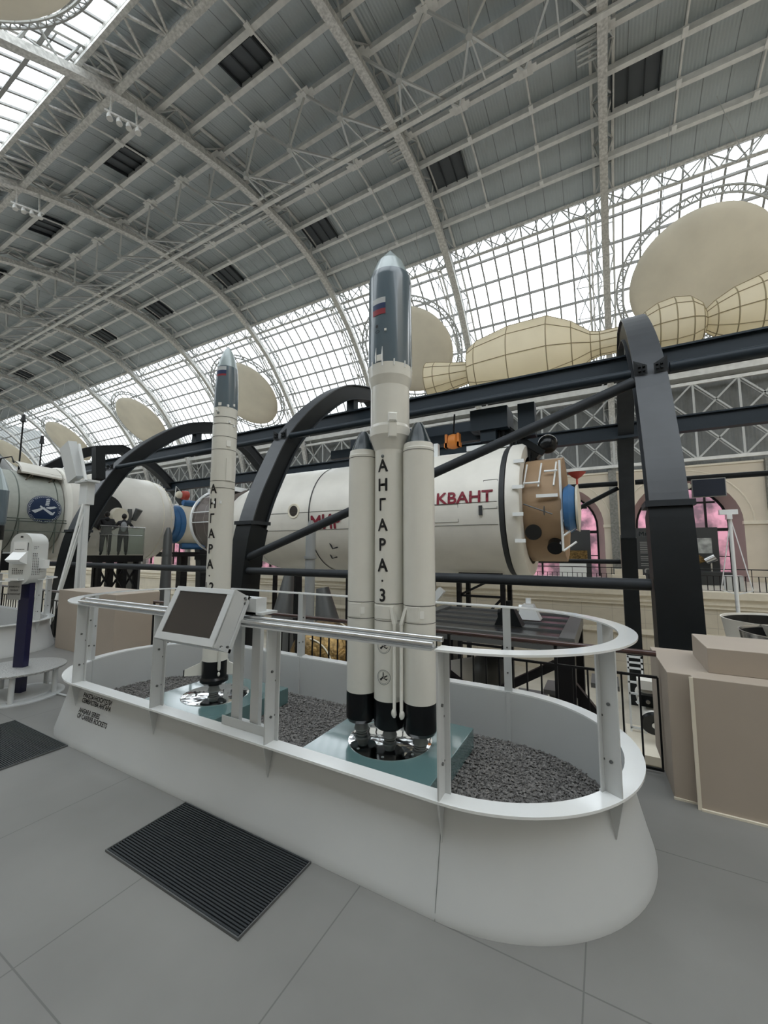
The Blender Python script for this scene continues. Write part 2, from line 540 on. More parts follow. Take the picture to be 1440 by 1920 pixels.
# ---- roof profile
PTS = [(-5.6, 5.5), (-5.0, 9.5), (-3.4, 13.0), (-1.2, 15.6), (1.5, 17.5), (4.3, 19.0), (5.9, 19.9), (7.7, 20.8), (9.9, 21.5), (13, 22.2), (15.5, 22.5),
       (18.5, 22.5), (20.6, 22.1), (22.6, 21.3), (25.5, 19.4), (28.0, 16.7), (30.0, 13.7), (31.2, 10.5), (31.55, 7.0)]
def catmull(P, sub=14):
    out = []
    Q = [P[0]] + P + [P[-1]]
    for i in range(1, len(Q) - 2):
        p0, p1, p2, p3 = Q[i - 1], Q[i], Q[i + 1], Q[i + 2]
        for j in range(sub):
            t = j / sub
            out.append(tuple(0.5 * ((2 * p1[k]) + (-p0[k] + p2[k]) * t + (2 * p0[k] - 5 * p1[k] + 4 * p2[k] - p3[k]) * t * t +
                                    (-p0[k] + 3 * p1[k] - 3 * p2[k] + p3[k]) * t ** 3) for k in range(2)))
    out.append(P[-1])
    return out
PC = catmull(PTS)
def normals(C):
    N = []
    for i in range(len(C)):
        a, b = C[max(0, i - 1)], C[min(len(C) - 1, i + 1)]
        dy, dz = b[0] - a[0], b[1] - a[1]
        L = sqrt(dy * dy + dz * dz)
        N.append((-dz / L, dy / L))
    return N
PN = normals(PC)
def offc(o):
    return [(p[0] + n[0] * o, p[1] + n[1] * o) for p, n in zip(PC, PN)]
def at_slope(s, o):
    """index (float) on the offset curve seen from the camera at slope s = (z-1.6)/y"""
    C = offc(o)
    g = lambda p: (p[1] - 1.6) - s * p[0]
    for i in range(len(C) - 1, 0, -1):
        if g(C[i]) * g(C[i - 1]) <= 0 and C[i][0] > 1:
            t = g(C[i - 1]) / (g(C[i - 1]) - g(C[i]) + 1e-9)
            return i - 1 + t
    return len(C) - 1
def pt(idx, o):
    C = offc(o); i = min(int(idx), len(C) - 2); t = idx - i
    return (C[i][0] * (1 - t) + C[i + 1][0] * t, C[i][1] * (1 - t) + C[i + 1][1] * t)
DO = 1.05                       # roof deck offset from the rib underside
S = 9.1; X0 = 0.885
ribsX = [X0 + S * k for k in range(1, -11, -1)]      # the first one stands just outside the picture
ORD = ['first', 'second', 'third', 'fourth', 'fifth', 'sixth', 'seventh', 'eighth', 'ninth', 'tenth']
def bay(i):
    return ('right of the tall arch', 'above the larger rocket', 'above the smaller rocket')[i] if i < 3 else ORD[i - 3] + ' bay left of the smaller rocket'
i_g0 = at_slope(0.842, DO)      # glass begins (far side)
i_g1 = at_slope(0.385, DO)      # glass ends
i_n1 = at_slope(3.12, DO)       # deck edge on the near side
i_n0 = 14 * 2.0

def surf_strip(i0, i1, o, x0, x1, step=3):
    idx = [i0]; k = int(i0) + 1
    while k < i1: idx.append(k); k += step
    idx.append(i1)
    return [pt(i, o) for i in idx]
mb = MB()
pr = surf_strip(i_n1, i_g0, DO, 0, 0, 2)
xs = [XR] + ribsX + [XL]
mb.loft([[(XL, y, z), (XR, y, z)] for y, z in pr], True, False)
ceil = struct(mb.build('ceiling', 'deck'))
mb = MB()
pr = surf_strip(0, i_n0, DO, 0, 0, 3)
mb.loft([[(XL, y, z), (XR, y, z)] for y, z in pr], True, False)
struct(mb.build('ceiling', 'deck'))
# dark corrugated wall above the arcade
gy, gz = pt(i_g1, DO)
mb = MB(); mb.box(XL, XR, 32.0, 32.2, 6.9, gz + 0.1); mb.add([(XL, 32.0, gz), (XR, 32.0, gz), (XR, gy, gz), (XL, gy, gz)], [(0, 1, 2, 3)])
struct(mb.build('wall_far', 'wall_dark'))
mb = MB(); mb.box(XL - 0.3, XL, -6, 33, -4.6, 24); struct(mb.build('wall_left', 'wall_dark'))
mb = MB(); mb.box(XR, XR + 0.3, -6, 33, -4.6, 24); struct(mb.build('wall_right', 'beige_wall'))
mb = MB(); mb.box(XL, XR, -6.3, -6, -0.25, 8.5); struct(mb.build('wall_near', 'beige_wall'))
mb = MB(); mb.box(XL, XR, 31.1, 32.0, gz - 0.75, gz - 0.35); struct(mb.build('trim_3', 'purlin'))

# ---- glazing: one window per bay, far and near
def glazing(i0, i1, x0, x1, wn_, pitch):
    mbp = MB()
    P = surf_strip(i0, i1, DO + 0.02, 0, 0, 2)
    mbp.loft([[(x0, y, z), (x1, y, z)] for y, z in P], True, False)
    mf = MB()
    # mullions following the curve
    nm = 10
    Q = surf_strip(i0, i1, DO - 0.05, 0, 0, 4)
    for k in range(nm + 1):
        x = x0 + (x1 - x0) * k / nm
        w = 0.085 if 0 < k < nm else 0.16
        for a, b in zip(Q[:-1], Q[1:]):
            mf.bar((x, a[0], a[1]), (x, b[0], b[1]), w, 0.10, (1, 0, 0))
    # transoms
    L = 0; last = P[0]; nxt = 0.0; tr = []
    for y, z in surf_strip(i0, i1, DO - 0.12, 0, 0, 1):
        L += sqrt((y - last[0]) ** 2 + (z - last[1]) ** 2); last = (y, z)
        if L >= nxt: tr.append((y, z)); nxt += pitch
    for y, z in tr:
        mf.bar((x0, y, z), (x1, y, z), 0.13, 0.13)
    w = MB(); f = mf.build(wn_, 'mullion'); struct(f)
    p = mbp.build('pane', 'pane', None); p.parent = f
    return f
first = glazing(i_g0, i_g1, ribsX[1], ribsX[0], 'window_1', 1.38)
first_n = glazing(i_n0, i_n1, ribsX[1], ribsX[0], 'window_2', 1.5)
wn_i = 3
for k in range(1, len(ribsX) - 1):
    for src in (first, first_n):
        c = src.copy(); col.objects.link(c); c.location = (-S * k, 0, 0); c.name = 'window_%d' % wn_i; wn_i += 1
        for q in kids(src):
            d = q.copy(); col.objects.link(d); d.parent = c

# ---- ribs
def rib():
    t = thing('roof_rib', 'x', 'roof rib', (X0, 31.5, 0), 'arched ribs of the hall roof')
    i1 = len(PC) - 1
    a = MB()
    C0 = [PC[i] for i in range(0, i1, 5)] + [PC[-1]]
    rings = []
    for i in list(range(0, i1, 4)) + [i1]:
        (y, z), (ny, nz) = PC[i], PN[i]
        w, h = 0.19, 0.30
        rings.append([(X0 - w, y - 0 * ny, z - 0 * nz), (X0 + w, y, z), (X0 + w, y + ny * h, z + nz * h), (X0 - w, y + ny * h, z + nz * h)])
    rings.append([(p[0], 31.55 + (0 if k < 2 else -0.0) - (0.3 if k > 1 else 0) * -1, -0.1) for k, p in enumerate(rings[-1])])
    a.loft(rings, False)
    a.build('lower_chord', 'rib', t)
    b = MB(); o = 0.95
    C = offc(o)
    for i in range(0, i1, 6):
        j = min(i + 6, i1)
        for dx in (-0.45, 0.45):
            b.bar((X0 + dx, *C[i]), (X0 + dx, *C[j]), 0.09, 0.12, (1, 0, 0))
    b.build('upper_chord', 'purlin', t)
    l = MB(); Cl = offc(0.25)
    k = 0
    for i in range(0, i1 - 6, 6):
        dx = 0.45
        j = i + 6
        if k % 2 == 0:
            for s in (-1, 1): l.bar((X0, *Cl[i]), (X0 + s * dx, *C[j]), 0.06, 0.06)
        else:
            for s in (-1, 1): l.bar((X0 + s * dx, *C[i]), (X0, *Cl[j]), 0.06, 0.06)
        l.bar((X0 - dx, *C[i]), (X0 + dx, *C[i]), 0.05, 0.05)
        k += 1
    l.build('lacing', 'lace', t)
    g = MB()
    ib = at_slope(1.27, 0.35)
    y, z = pt(ib, 0.1)
    for k in range(9):
        g.box(X0 - 0.95, X0 - 0.2, y - 0.9 + k * 0.2, y - 0.82 + k * 0.2, z + 0.25 - k * 0.03, z + 0.31 - k * 0.03)
    g.build('louvre', 'lace', t)
    return t
wherefrom = ['', 'rising behind the tall black arch', 'ending behind the fairing of the larger rocket', 'passing right above the smaller rocket'] + \
    [o_ + ' one left of the smaller rocket' for o_ in ORD]
r0 = rib()
r0['label'] = 'weathered steel roof rib ' + wherefrom[1]
for i, x in enumerate(ribsX):
    if abs(x - X0) < 0.01 or i == 0: continue
    dup(r0, (x - X0, 0, 0), 'weathered steel roof rib, ' + wherefrom[i])

# ---- purlins (long beams parallel to the hall)
pos_names = ['nearest the far glazing', 'second above the far glazing', 'third above the far glazing', 'carrying the lower row of square plates', 'running under the middle of the vault',
             'carrying the upper row of square plates', 'second above the upper plates', 'third above the upper plates', 'beside the overhead skylight edge']
PS = [0.931, 1.035, 1.153, 1.275, 1.47, 1.67, 1.91, 2.18, 2.55]
for s_, nm in zip(PS, pos_names):
    i = at_slope(s_, 0.8); y, z = pt(i, 0.8)
    a = MB(); a.box(XL, XR, y - 0.06, y + 0.06, z - 0.16, z + 0.16) if s_ != 1.47 else a.box(XL, XR, y - 0.05, y + 0.05, z - 0.1, z + 0.1)
    a.box(XL, XR, y - 0.11, y + 0.11, z - 0.20, z - 0.15)
    tag(a.build('roof_purlin', 'purlin', None, origin=(0, y, z)), 'long pale steel purlin ' + nm, 'purlin', 'long purlins under the roof deck')
# deck edge beams
for s_, o, nm in ((0.842, 0.9, 'along the top of the far glazing'), (0.80, 0.75, 'just below the deck edge in front of the far glass'), (3.05, 0.9, 'along the edge of the overhead skylight')):
    i = at_slope(s_, o); y, z = pt(i, o)
    a = MB(); a.tube([(XL, y, z), (XR, y, z)], 0.10 if s_ != 3.05 else 0.16, 8)
    tag(a.build('edge_beam', 'rib', None, origin=(0, y, z)), 'round steel edge beam ' + nm, 'beam')
# tie rods: two per bay crossing the purlins
def rod(s0, s1):
    a = MB()
    i0, i1 = at_slope(s0, 0.62), at_slope(s1, 0.62)
    lo, hi = min(i0, i1), max(i0, i1)
    a.tube([(0, y, z) for y, z in surf_strip(lo, hi, 0.62, 0, 0, 3)], 0.045, 6)
    for s_ in PS:
        if s0 <= s_ <= s1:
            y, z = pt(at_slope(s_, 0.6), 0.58)
            a.box(-0.1, 0.1, y - 0.2, y + 0.2, z - 0.05, z + 0.05)
    return a.build('tie_rod', 'purlin', None)
for part_, rr_ in (('low', (0.931, 1.275)), ('high', (1.67, 2.55))):
    ra = rod(*rr_); used_ = False
    for bi in range(len(ribsX) - 1):
        for th in (1, 2):
            o = ra if not used_ else ra.copy()
            if used_: col.objects.link(o)
            used_ = True
            o.location = (ribsX[bi] - S * th / 3, 0, 0)
            tag(o, '%s thin cross rod %s on the vault, %s' % ('right' if th == 1 else 'left', part_, bay(bi)), 'rod', 'cross rods tying the purlins')
# lattice along the vault and by the skylight
def lattice_bay():
    t = thing('vault_truss', 'x', 'truss', (X0, pt(at_slope(1.47, 0.8), 0.8)[0], 18))
    A, B = pt(at_slope(1.67, 0.62), 0.62), pt(at_slope(1.275, 0.62), 0.62)
    D = pt(at_slope(1.49, -0.75), -0.75)
    Bl = pt(at_slope(1.31, 0.0), 0.0)
    w = MB(); ch = MB()
    for k in range(3):
        xa = X0 - S * k / 3; xm = xa - S / 6; xb = xa - S / 3
        for q in (A, B):
            w.bar((xa, *q), (xm, *D), 0.09, 0.09); w.bar((xb, *q), (xm, *D), 0.09, 0.09)
            pl = MB(); pl.box(xa - 0.32, xa + 0.32, q[0] - 0.28, q[0] + 0.28, q[1] - 0.05, q[1] - 0.01)
            pl.box(xa - 0.5, xa + 0.5, q[0] - 0.13, q[0] + 0.13, q[1] - 0.05, q[1] - 0.01)
            pl.build('gusset_plate', 'purlin', t)
        w.tube([(xm, D[0], D[1] - 0.14), (xm, D[0], D[1] + 0.14)], 0.14, 8)
        w.bar((xm, *D), (xm, Bl[0], Bl[1]), 0.06, 0.06)
        w.bar((xm, *D), (xm, D[0], D[1] + 1.6), 0.05, 0.05)
    ch.bar((X0, Bl[0], Bl[1]), (X0 - S, Bl[0], Bl[1]), 0.22, 0.16)
    ch.bar((X0, Bl[0] - 0.45, Bl[1] + 0.05), (X0 - S, Bl[0] - 0.45, Bl[1] + 0.05), 0.12, 0.12)
    w.build('web_bars', 'lace', t); ch.build('bottom_chord', 'purlin', t)
    return t
lb = lattice_bay(); lb['group'] = 'trusses along the vault'
lb['label'] = 'openwork steel truss under the vault above the larger rocket, with square plates'
nmb = bay
for bi, x in enumerate(ribsX[:-1]):
    if bi == 1: continue
    dup(lb, (x - X0, 0, 0), 'openwork steel truss under the vault, ' + nmb(bi))
def sky_truss():
    t = thing('skylight_truss', 'x', 'truss', (X0, 6, 19), 'trusses beside the overhead skylight')
    T, Bq = pt(at_slope(3.03, 0.6), 0.6), pt(at_slope(2.53, 0.15), 0.15)
    w = MB(); ch = MB()
    n = 6
    for k in range(n):
        xa = X0 - S * k / n; xb = X0 - S * (k + 1) / n
        xm = (xa + xb) / 2
        w.bar((xa, *T), (xm, *Bq), 0.08, 0.08); w.bar((xb, *T), (xm, *Bq), 0.08, 0.08)
        w.bar((xm, T[0], T[1]), (xm, *Bq), 0.07, 0.07)
    ch.bar((X0, *Bq), (X0 - S, *Bq), 0.26, 0.2); ch.bar((X0, *T), (X0 - S, *T), 0.16, 0.16)
    w.build('web_bars', 'rib', t); ch.build('chord', 'rib', t)
    return t
st = sky_truss(); st['label'] = 'pale zigzag truss beside the skylight, bay above the larger rocket'
for bi, x in enumerate(ribsX[:-1]):
    if bi == 1: continue
    dup(st, (x - X0, 0, 0), 'pale zigzag truss beside the overhead skylight, ' + nmb(bi))
def edge_lat():
    a = MB(); n = 8
    T, Bq = pt(at_slope(0.842, 0.95), 0.95), pt(at_slope(0.80, 0.75), 0.75)
    U = pt(at_slope(0.80, 0.2), 0.2)
    for k in range(n):
        xa = X0 - S * k / n; xb = X0 - S * (k + 1) / n; xm = (xa + xb) / 2
        a.bar((xa, *T), (xm, *Bq), 0.06, 0.06); a.bar((xb, *T), (xm, *Bq), 0.06, 0.06)
        if k % 2 == 0:
            a.bar((xa, *T), (xb, *U), 0.05, 0.05); a.bar((xb, *U), (xb - (xa - xb), *T), 0.05, 0.05)
            a.bar((xb, *U), (xb, *Bq), 0.05, 0.05)
    return a.build('edge_lattice', 'lace', None, origin=(X0, 23, 20))
el = edge_lat()
tag(el, 'light zigzag lattice at the top of the far glazing above the larger rocket', 'lattice', 'lattices at the top of the glazing')
for bi, x in enumerate(ribsX[:-1]):
    if bi == 1: continue
    c = el.copy(); col.objects.link(c); c.location = Vector(el.location) + Vector((x - X0, 0, 0)); c['label'] = 'light zigzag lattice topping the far glazing, ' + nmb(bi)
# star braces on a lattice frame inside the glazing near each rib (the pale ladders against the glass)
def ladder():
    t = thing('glazing_brace', 'x', 'brace', (X0, 31, 12), 'pale lattice braces against the far glazing')
    i0, i1 = at_slope(0.80, 0.35), at_slope(0.40, 0.35)
    P = surf_strip(i0, i1, 0.35, 0, 0, 7); U = surf_strip(i0, i1, DO - 0.15, 0, 0, 7)
    a = MB(); w = MB()
    for x in (X0 - 0.75, X0 - 0.95):
        for p, q in zip(P[:-1], P[1:]): a.bar((x, *p), (x, *q), 0.07, 0.09, (1, 0, 0))
    for i in range(len(P) - 1):
        pm = P[i]
        if i:
            for dx, j in ((-0.9, i), (0.7, i), (-0.8, i + 1), (-0.8, i - 1), (0.6, i + 1), (0.6, i - 1)):
                if 0 <= j < len(U): w.bar((X0 - 0.85, *pm), (X0 - 0.85 + dx, *U[j]), 0.045, 0.045)
    a.build('rail', 'purlin', t); w.build('star_bars', 'lace', t)
    return t
ld = ladder(); ld['label'] = 'pale star-braced frame against the far glazing behind the tall arch'
for bi, x in enumerate(ribsX):
    if abs(x - X0) < 0.01 or bi == 0: continue
    dup(ld, (x - X0, 0, 0), 'star-braced frame on the glazing by the rib ' + wherefrom[bi].replace('ending ', '').replace('passing right ', ''))
# roof hatches
def hatch(x, s0, s1, label):
    i0, i1 = sorted((at_slope(s0, DO), at_slope(s1, DO)))
    P = surf_strip(i0, i1, DO - 0.10, 0, 0, 2); Q = surf_strip(i0, i1, DO - 0.16, 0, 0, 2)
    h0, h1 = P[0], P[-1]
    a = MB()
    a.loft([[(x - 0.95, y, z), (x + 0.95, y, z)] for y, z in P], False, False)
    t = thing('roof_hatch', label, 'hatch', (x, h0[0], h0[1] - 0.2), 'dark smoke hatches in the roof')
    a.build('opening', 'hatch', t)
    f = MB()
    for xx in (x - 0.95, x + 0.95): f.bar((xx, *Q[0]), (xx, *Q[-1]), 0.06, 0.2)
    for q in (Q[0], Q[-1]): f.bar((x - 0.95, *q), (x + 0.95, *q), 0.06, 0.2)
    f.bar((x - 0.3, *Q[0]), (x - 0.3, *Q[-1]), 0.06, 0.06); f.bar((x + 0.35, *Q[0]), (x + 0.35, *Q[-1]), 0.05, 0.05)
    f.build('frame', 'arch', t)
    return t
for k in range(0, 9):
    hatch(X0 - S * k + 1.35, 1.04, 1.15, 'dark square roof hatch low on the vault, ' + bay(k))
    hatch(X0 - S * (k + 1) - 4.3, 1.93, 2.17, 'dark square roof hatch high on the vault, ' + bay(k + 2))

def spot_bar(x, label):
    t = thing('spotlight_bar', label, 'spotlights', (x + 0.3, 7.9, 19.3), 'spotlight bars on the roof ribs')
    k = MB(); k.bar((x + 0.05, 7.3, 19.75), (x + 0.65, 8.5, 19.75), 0.09, 0.09); k.bar((x + 0.1, 7.5, 19.75), (x + 0.1, 7.5, 20.6), 0.06, 0.06); k.bar((x + 0.6, 8.3, 19.75), (x + 0.4, 8.3, 20.9), 0.06, 0.06); k.build('bar', 'rib', t)
    for q in range(4):
        c = Vector((x + 0.12 + q * 0.15, 7.45 + q * 0.3, 19.55)); k = MB(); k.tube([c + Vector((0, 0, 0.2)), c + Vector((0, 0, 0.05)), c + Vector((0.05, 0.02, -0.12))], [0.04, 0.09, 0.12], 12); k.build('lamp_head', 'purlin', t)
    return t
spot_bar(X0 - 2 * S, 'row of four spotlights on the rib nearest the top left corner')
spot_bar(X0 - 3 * S, 'row of four spotlights on the rib at the left picture edge')

# ---- arcade wall at the far gallery
ZT = 7.15; YW = 31.5; ZS = 3.42; RA = 2.92; PER = 7.41; C0 = 4.55
ctrs = [C0 + PER * k for k in range(2, -13, -1)]
a = MB(); rv = MB(); mold = MB(); cap = MB()
NA = 20
for c in ctrs:
    arc = [(c + RA * cos(pi * k / NA), ZS + RA * sin(pi * k / NA)) for k in range(NA + 1)]
    for (x0, z0), (x1, z1) in zip(arc[:-1], arc[1:]):
        a.add([(x0, YW, z0), (x1, YW, z1), (x1, YW, ZT), (x0, YW, ZT)], [(0, 1, 2, 3)])
    k = (RA - 0.42) / RA
    arc2 = [(c - 0.0 + (RA - 0.42) * cos(pi * q / NA), ZS + (RA - 0.42) * sin(pi * q / NA)) for q in range(NA + 1)]
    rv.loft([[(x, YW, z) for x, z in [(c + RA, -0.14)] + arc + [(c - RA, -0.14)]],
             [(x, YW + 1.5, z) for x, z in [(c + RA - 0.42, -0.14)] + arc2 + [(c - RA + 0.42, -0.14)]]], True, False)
    o1 = [(c + (RA + 0.5) * cos(pi * q / NA), ZS + (RA + 0.5) * sin(pi * q / NA)) for q in range(NA + 1)]
    mold.tube([(x, YW, z) for x, z in o1], 0.05, 6)
    xr = c + RA; xl = c + PER - RA
    a.add([(xr, YW, -0.14), (xl, YW, -0.14), (xl, YW, ZT), (xr, YW, ZT)], [(0, 1, 2, 3)])
    cap.box(xr - 0.05, xl + 0.05, YW - 0.12, YW + 0.3, ZS - 0.12, ZS + 0.08)
a.add([(XL, YW, ZT), (XR, YW, ZT), (XR, YW + 0.8, ZT), (XL, YW + 0.8, ZT)], [(0, 1, 2, 3)])
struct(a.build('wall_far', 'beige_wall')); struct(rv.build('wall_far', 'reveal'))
mold.box(XL, XR, YW - 0.1, YW + 0.05, ZT - 0.12, ZT)
struct(mold.build('trim_4', 'cornice')); struct(cap.build('trim_5', 'cornice'))
def arch_window(c, name):
    R2 = RA - 0.42; Y2 = YW + 1.45
    p = MB()
    vs = [(c + R2 * cos(pi * q / NA), Y2, ZS + R2 * sin(pi * q / NA)) for q in range(NA + 1)] + [(c - R2, Y2, -0.14), (c + R2, Y2, -0.14)]
    p.add(vs, [tuple(range(len(vs)))])
    f = MB(); Yf = Y2 - 0.06
    f.tube([(c + R2, Yf, -0.1)] + [(c + R2 * cos(pi * q / NA), Yf, ZS + R2 * sin(pi * q / NA)) for q in range(NA + 1)] + [(c - R2, Yf, -0.1)], 0.09, 6)
    for dx in (-1.35, 0, 1.35):
        zt = ZS + sqrt(R2 * R2 - dx * dx)
        f.bar((c + dx, Yf, -0.1), (c + dx, Yf, zt), 0.14 if dx else 0.22, 0.12, (1, 0, 0))
    f.bar((c - R2, Yf, ZS - 0.35), (c + R2, Yf, ZS - 0.35), 0.14, 0.20)
    f.bar((c - R2 * 0.75, Yf, ZS + 1.45), (c + R2 * 0.75, Yf, ZS + 1.45), 0.12, 0.12)
    f.bar((c - R2, Yf, 1.35), (c + R2, Yf, 1.35), 0.06, 0.06)
    fo = struct(f.build(name, 'railing'))
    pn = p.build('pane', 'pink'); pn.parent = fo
for i, c in enumerate(ctrs):
    arch_window(c, 'window_%d' % wn_i); wn_i += 1

# ---- X braced wall truss between arcade and glazing
def wall_truss():
    t = thing('wall_truss', 'x', 'truss', (X0, 31.2, ZT), 'cross-braced trusses on the dark wall')
    y = 31.15; z0, z1, z2 = 7.45, 9.95, 12.4
    ch = MB()
    for z in (z0, z2): ch.bar((X0, y, z), (X0 - S, y, z), 0.16, 0.2)
    ch.bar((X0, y, z1), (X0 - S, y, z1), 0.10, 0.12)
    w = MB(); n = 4; d = S / n
    for k in range(n):
        xa, xb = X0 - d * k, X0 - d * (k + 1)
        for u, v in ((z0, z1), (z1, z2)):
            w.bar((xa, y, u), (xb, y, v), 0.10, 0.10); w.bar((xa, y, v), (xb, y, u), 0.10, 0.10)
            w.bar((xa - 0.14, y + 0.1, u), (xb - 0.14, y + 0.1, v), 0.06, 0.06)
        w.bar((xb, y, z0), (xb, y, z2), 0.12, 0.12, (1, 0, 0))
    ch.build('chord', 'purlin', t); w.build('web_bars', 'lace', t)
    return t
wt = wall_truss(); wt['label'] = 'grey cross-braced wall truss right behind the large white station module'
for bi, x in enumerate(ribsX[:-1]):
    if bi == 1: continue
    dup(wt, (x - X0, 0, 0), 'grey cross-braced truss on the dark wall, ' + nmb(bi))
for i, x in enumerate([X0, 9.0] + ribsX[2:8]):
    a = MB(); a.box(x - 0.42, x + 0.05, YW - 0.35, YW + 0.0, -0.13, 7.2)
    tag(a.build('wall_pier', 'pier_grey', None, origin=(x, YW, -0.13)), 'narrow grey block pier on the arcade wall, ' + (('behind the tall black arch', 'at the right picture edge') + tuple(o_ + ' one left of the station' for o_ in ORD[:6]))[i], 'pier', 'grey piers on the far arcade wall')

# =================================================================== BLACK ARCHES
OUT = [(6.82, -4.5), (6.92, -1.5), (6.98, 0.4), (7.12, 1.7), (7.38, 2.7), (7.82, 3.7), (8.62, 5.1), (9.9, 6.45), (11.5, 7.6), (13.4, 8.2)]
OUTF = catmull(OUT, 5)
OUTF = OUTF + [(26.8 - y, z) for y, z in reversed(OUTF[:-1])]
def outn(C):
    N = []
    for i in range(len(C)):
        a, b = C[max(0, i - 1)], C[min(len(C) - 1, i + 1)]
        dy, dz = b[0] - a[0], b[1] - a[1]; L = sqrt(dy * dy + dz * dz)
        N.append((dz / L, -dy / L))      # inward
    return N
ON = outn(OUTF)
def arch(xc, label):
    t = thing('steel_arch', label, 'arch', (xc, 13.4, -4.5), 'black steel arches over the station')
    def sweep(w, d0, d1, sel=None):
        m_ = MB(); rings = []
        for i in (sel or range(len(OUTF))):
            (y, z), (ny, nz) = OUTF[i], ON[i]
            rings.append([(xc - w, y + ny * d0, z + nz * d0), (xc + w, y + ny * d0, z + nz * d0), (xc + w, y + ny * d1, z + nz * d1), (xc - w, y + ny * d1, z + nz * d1)])
        m_.loft(rings, False)
        k = len(rings) * 4; m_.f.append((0, 1, 2, 3)); m_.s.append(False); m_.f.append((k - 4, k - 3, k - 2, k - 1)); m_.s.append(False)
        return m_
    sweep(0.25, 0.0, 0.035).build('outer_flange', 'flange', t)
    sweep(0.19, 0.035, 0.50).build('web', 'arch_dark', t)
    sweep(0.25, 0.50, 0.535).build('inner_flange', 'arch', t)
    lo = [i for i in range(len(OUTF) // 2) if OUTF[i][1] < 2.5]
    sweep(0.275, -0.03, 0.56, lo).build('leg_sleeve', 'arch_dark', t)
    hi = [i for i in range(len(OUTF) // 2 + 1, len(OUTF)) if OUTF[i][1] < 2.5]
    sweep(0.275, -0.03, 0.56, hi).build('leg_sleeve', 'arch_dark', t)
    i = lo[-1]; y, z = OUTF[i]
    c = MB(); c.bar((xc - 0.31, y + 0.26, z + 0.02), (xc + 0.31, y + 0.26, z + 0.02), 0.68, 0.09); c.build('collar', 'arch', t)
    b = MB()
    for (yy, zz, n_) in ((8.42, 4.97, 1),):
        for s in (-1, 1):
            b.add([(xc + s * 0.26, yy, zz + 0.16), (xc + s * 0.26, yy, zz - 0.12), (xc + s * 0.05, yy - 0.02, zz - 0.14), (xc + s * 0.05, yy - 0.0, zz + 0.04)], [(0, 1, 2, 3)])
            for u in (0.10, 0.17):
                for v in (-0.06, 0.02): b.box(xc + s * u - 0.02, xc + s * u + 0.02, yy - 0.05, yy + 0.02, zz + v - 0.02, zz + v + 0.02)
    b.build('bolt_plate', 'arch_dark', t)
    return t
AX = [X0, X0 - 8.99, X0 - 18.05, X0 - 27.1]
ALBL = ['tall black steel arch at right, standing behind the beige block', 'black steel arch crossing in front of the large white station module between the rockets',
        'black steel arch at left in front of the viewing platform', 'black steel arch farthest left behind the grey floodlight mast']
for x, l_ in zip(AX, ALBL): arch(x, l_)
def tube_obj(name, a, b, r, m, label, cat, group=None, n=14):
    k = MB(); k.tube([a, b], r, n)
    return tag(k.build(name, m, None, origin=tuple((Vector(a) + Vector(b)) / 2)), label, cat, group)
spn = ['between the two right arches', 'between the middle and left arches', 'between the two left arches']
for i in range(3):
    tube_obj('steel_tube', (AX[i] - 0.3, 7.15, 1.12), (AX[i + 1] + 0.3, 7.15, 1.12), 0.088, 'arch', 'thick low black tube ' + spn[i], 'tube', 'low front tubes between arches')
    tube_obj('steel_tube', (AX[i] - 0.3, 8.55, 4.93), (AX[i + 1] + 0.3, 8.55, 4.93), 0.088, 'crane', 'upper front black tube ' + spn[i], 'tube', 'upper front tubes between arches')
    tube_obj('steel_tube', (AX[i] - 0.3, 18.4, 4.35), (AX[i + 1] + 0.3, 18.4, 4.35), 0.10, 'arch_dark', 'upper black tube behind the station ' + spn[i], 'tube', 'upper rear tubes between arches')
    tube_obj('steel_tube', (AX[i] - 0.3, 19.6, 1.2), (AX[i + 1] + 0.3, 19.6, 1.2), 0.10, 'arch_dark', 'low black tube behind the station ' + spn[i], 'tube', 'low rear tubes between arches')
tube_obj('steel_tube', (AX[0] + 0.3, 8.55, 4.93), (14, 8.55, 4.93), 0.10, 'crane', 'upper black tube running right out of the picture', 'tube')
tube_obj('steel_tube', (AX[0] + 0.3, 18.4, 4.35), (14, 18.4, 4.35), 0.10, 'arch_dark', 'thin dark tube above the dark screen at right', 'tube')
tube_obj('brace_tube', (AX[0] - 0.28, 8.42, 4.72), (AX[1] + 0.25, 7.2, 1.45), 0.10, 'arch', 'diagonal black brace tube slanting across the white station module', 'brace')
tube_obj('brace_tube', (AX[0] - 0.28, 18.6, 4.2), (AX[0] - 4.5, 19.3, 2.1), 0.09, 'arch_dark', 'short slanting black brace behind the blue wheel of the station', 'brace')
def ibeam(y, z0, z1, x0, x1, label, w=0.34):
    k = MB(); k.box(x0, x1, y - w / 2, y + w / 2, z1 - 0.05, z1); k.box(x0, x1, y - w / 2, y + w / 2, z0, z0 + 0.05); k.box(x0, x1, y - 0.06, y + 0.06, z0 + 0.05, z1 - 0.05)
    return tag(k.build('crane_beam', 'crane', None, origin=((x0 + x1) / 2, y, z0)), label, 'beam')
ibeam(12.2, 6.3, 6.86, -40, 14, 'long dark navy crane beam high in front, hung under the arches')
ibeam(16.8, 5.75, 6.32, -27, 14, 'dark navy crane beam at the back, hung behind the white station module')
for i, x in enumerate(AX):
    k = MB(); k.box(x - 0.16, x + 0.16, 12.05, 12.35, 6.86, 7.55)
    tag(k.build('hanger_post', 'crane', None, origin=(x, 12.2, 6.86)), ['short dark hanger post over the beam at the tall right arch', 'short dark hanger post beside the larger rocket', 'short dark hanger post left of the smaller rocket', 'short dark hanger post far left'][i], 'post', 'posts hanging the crane beam')
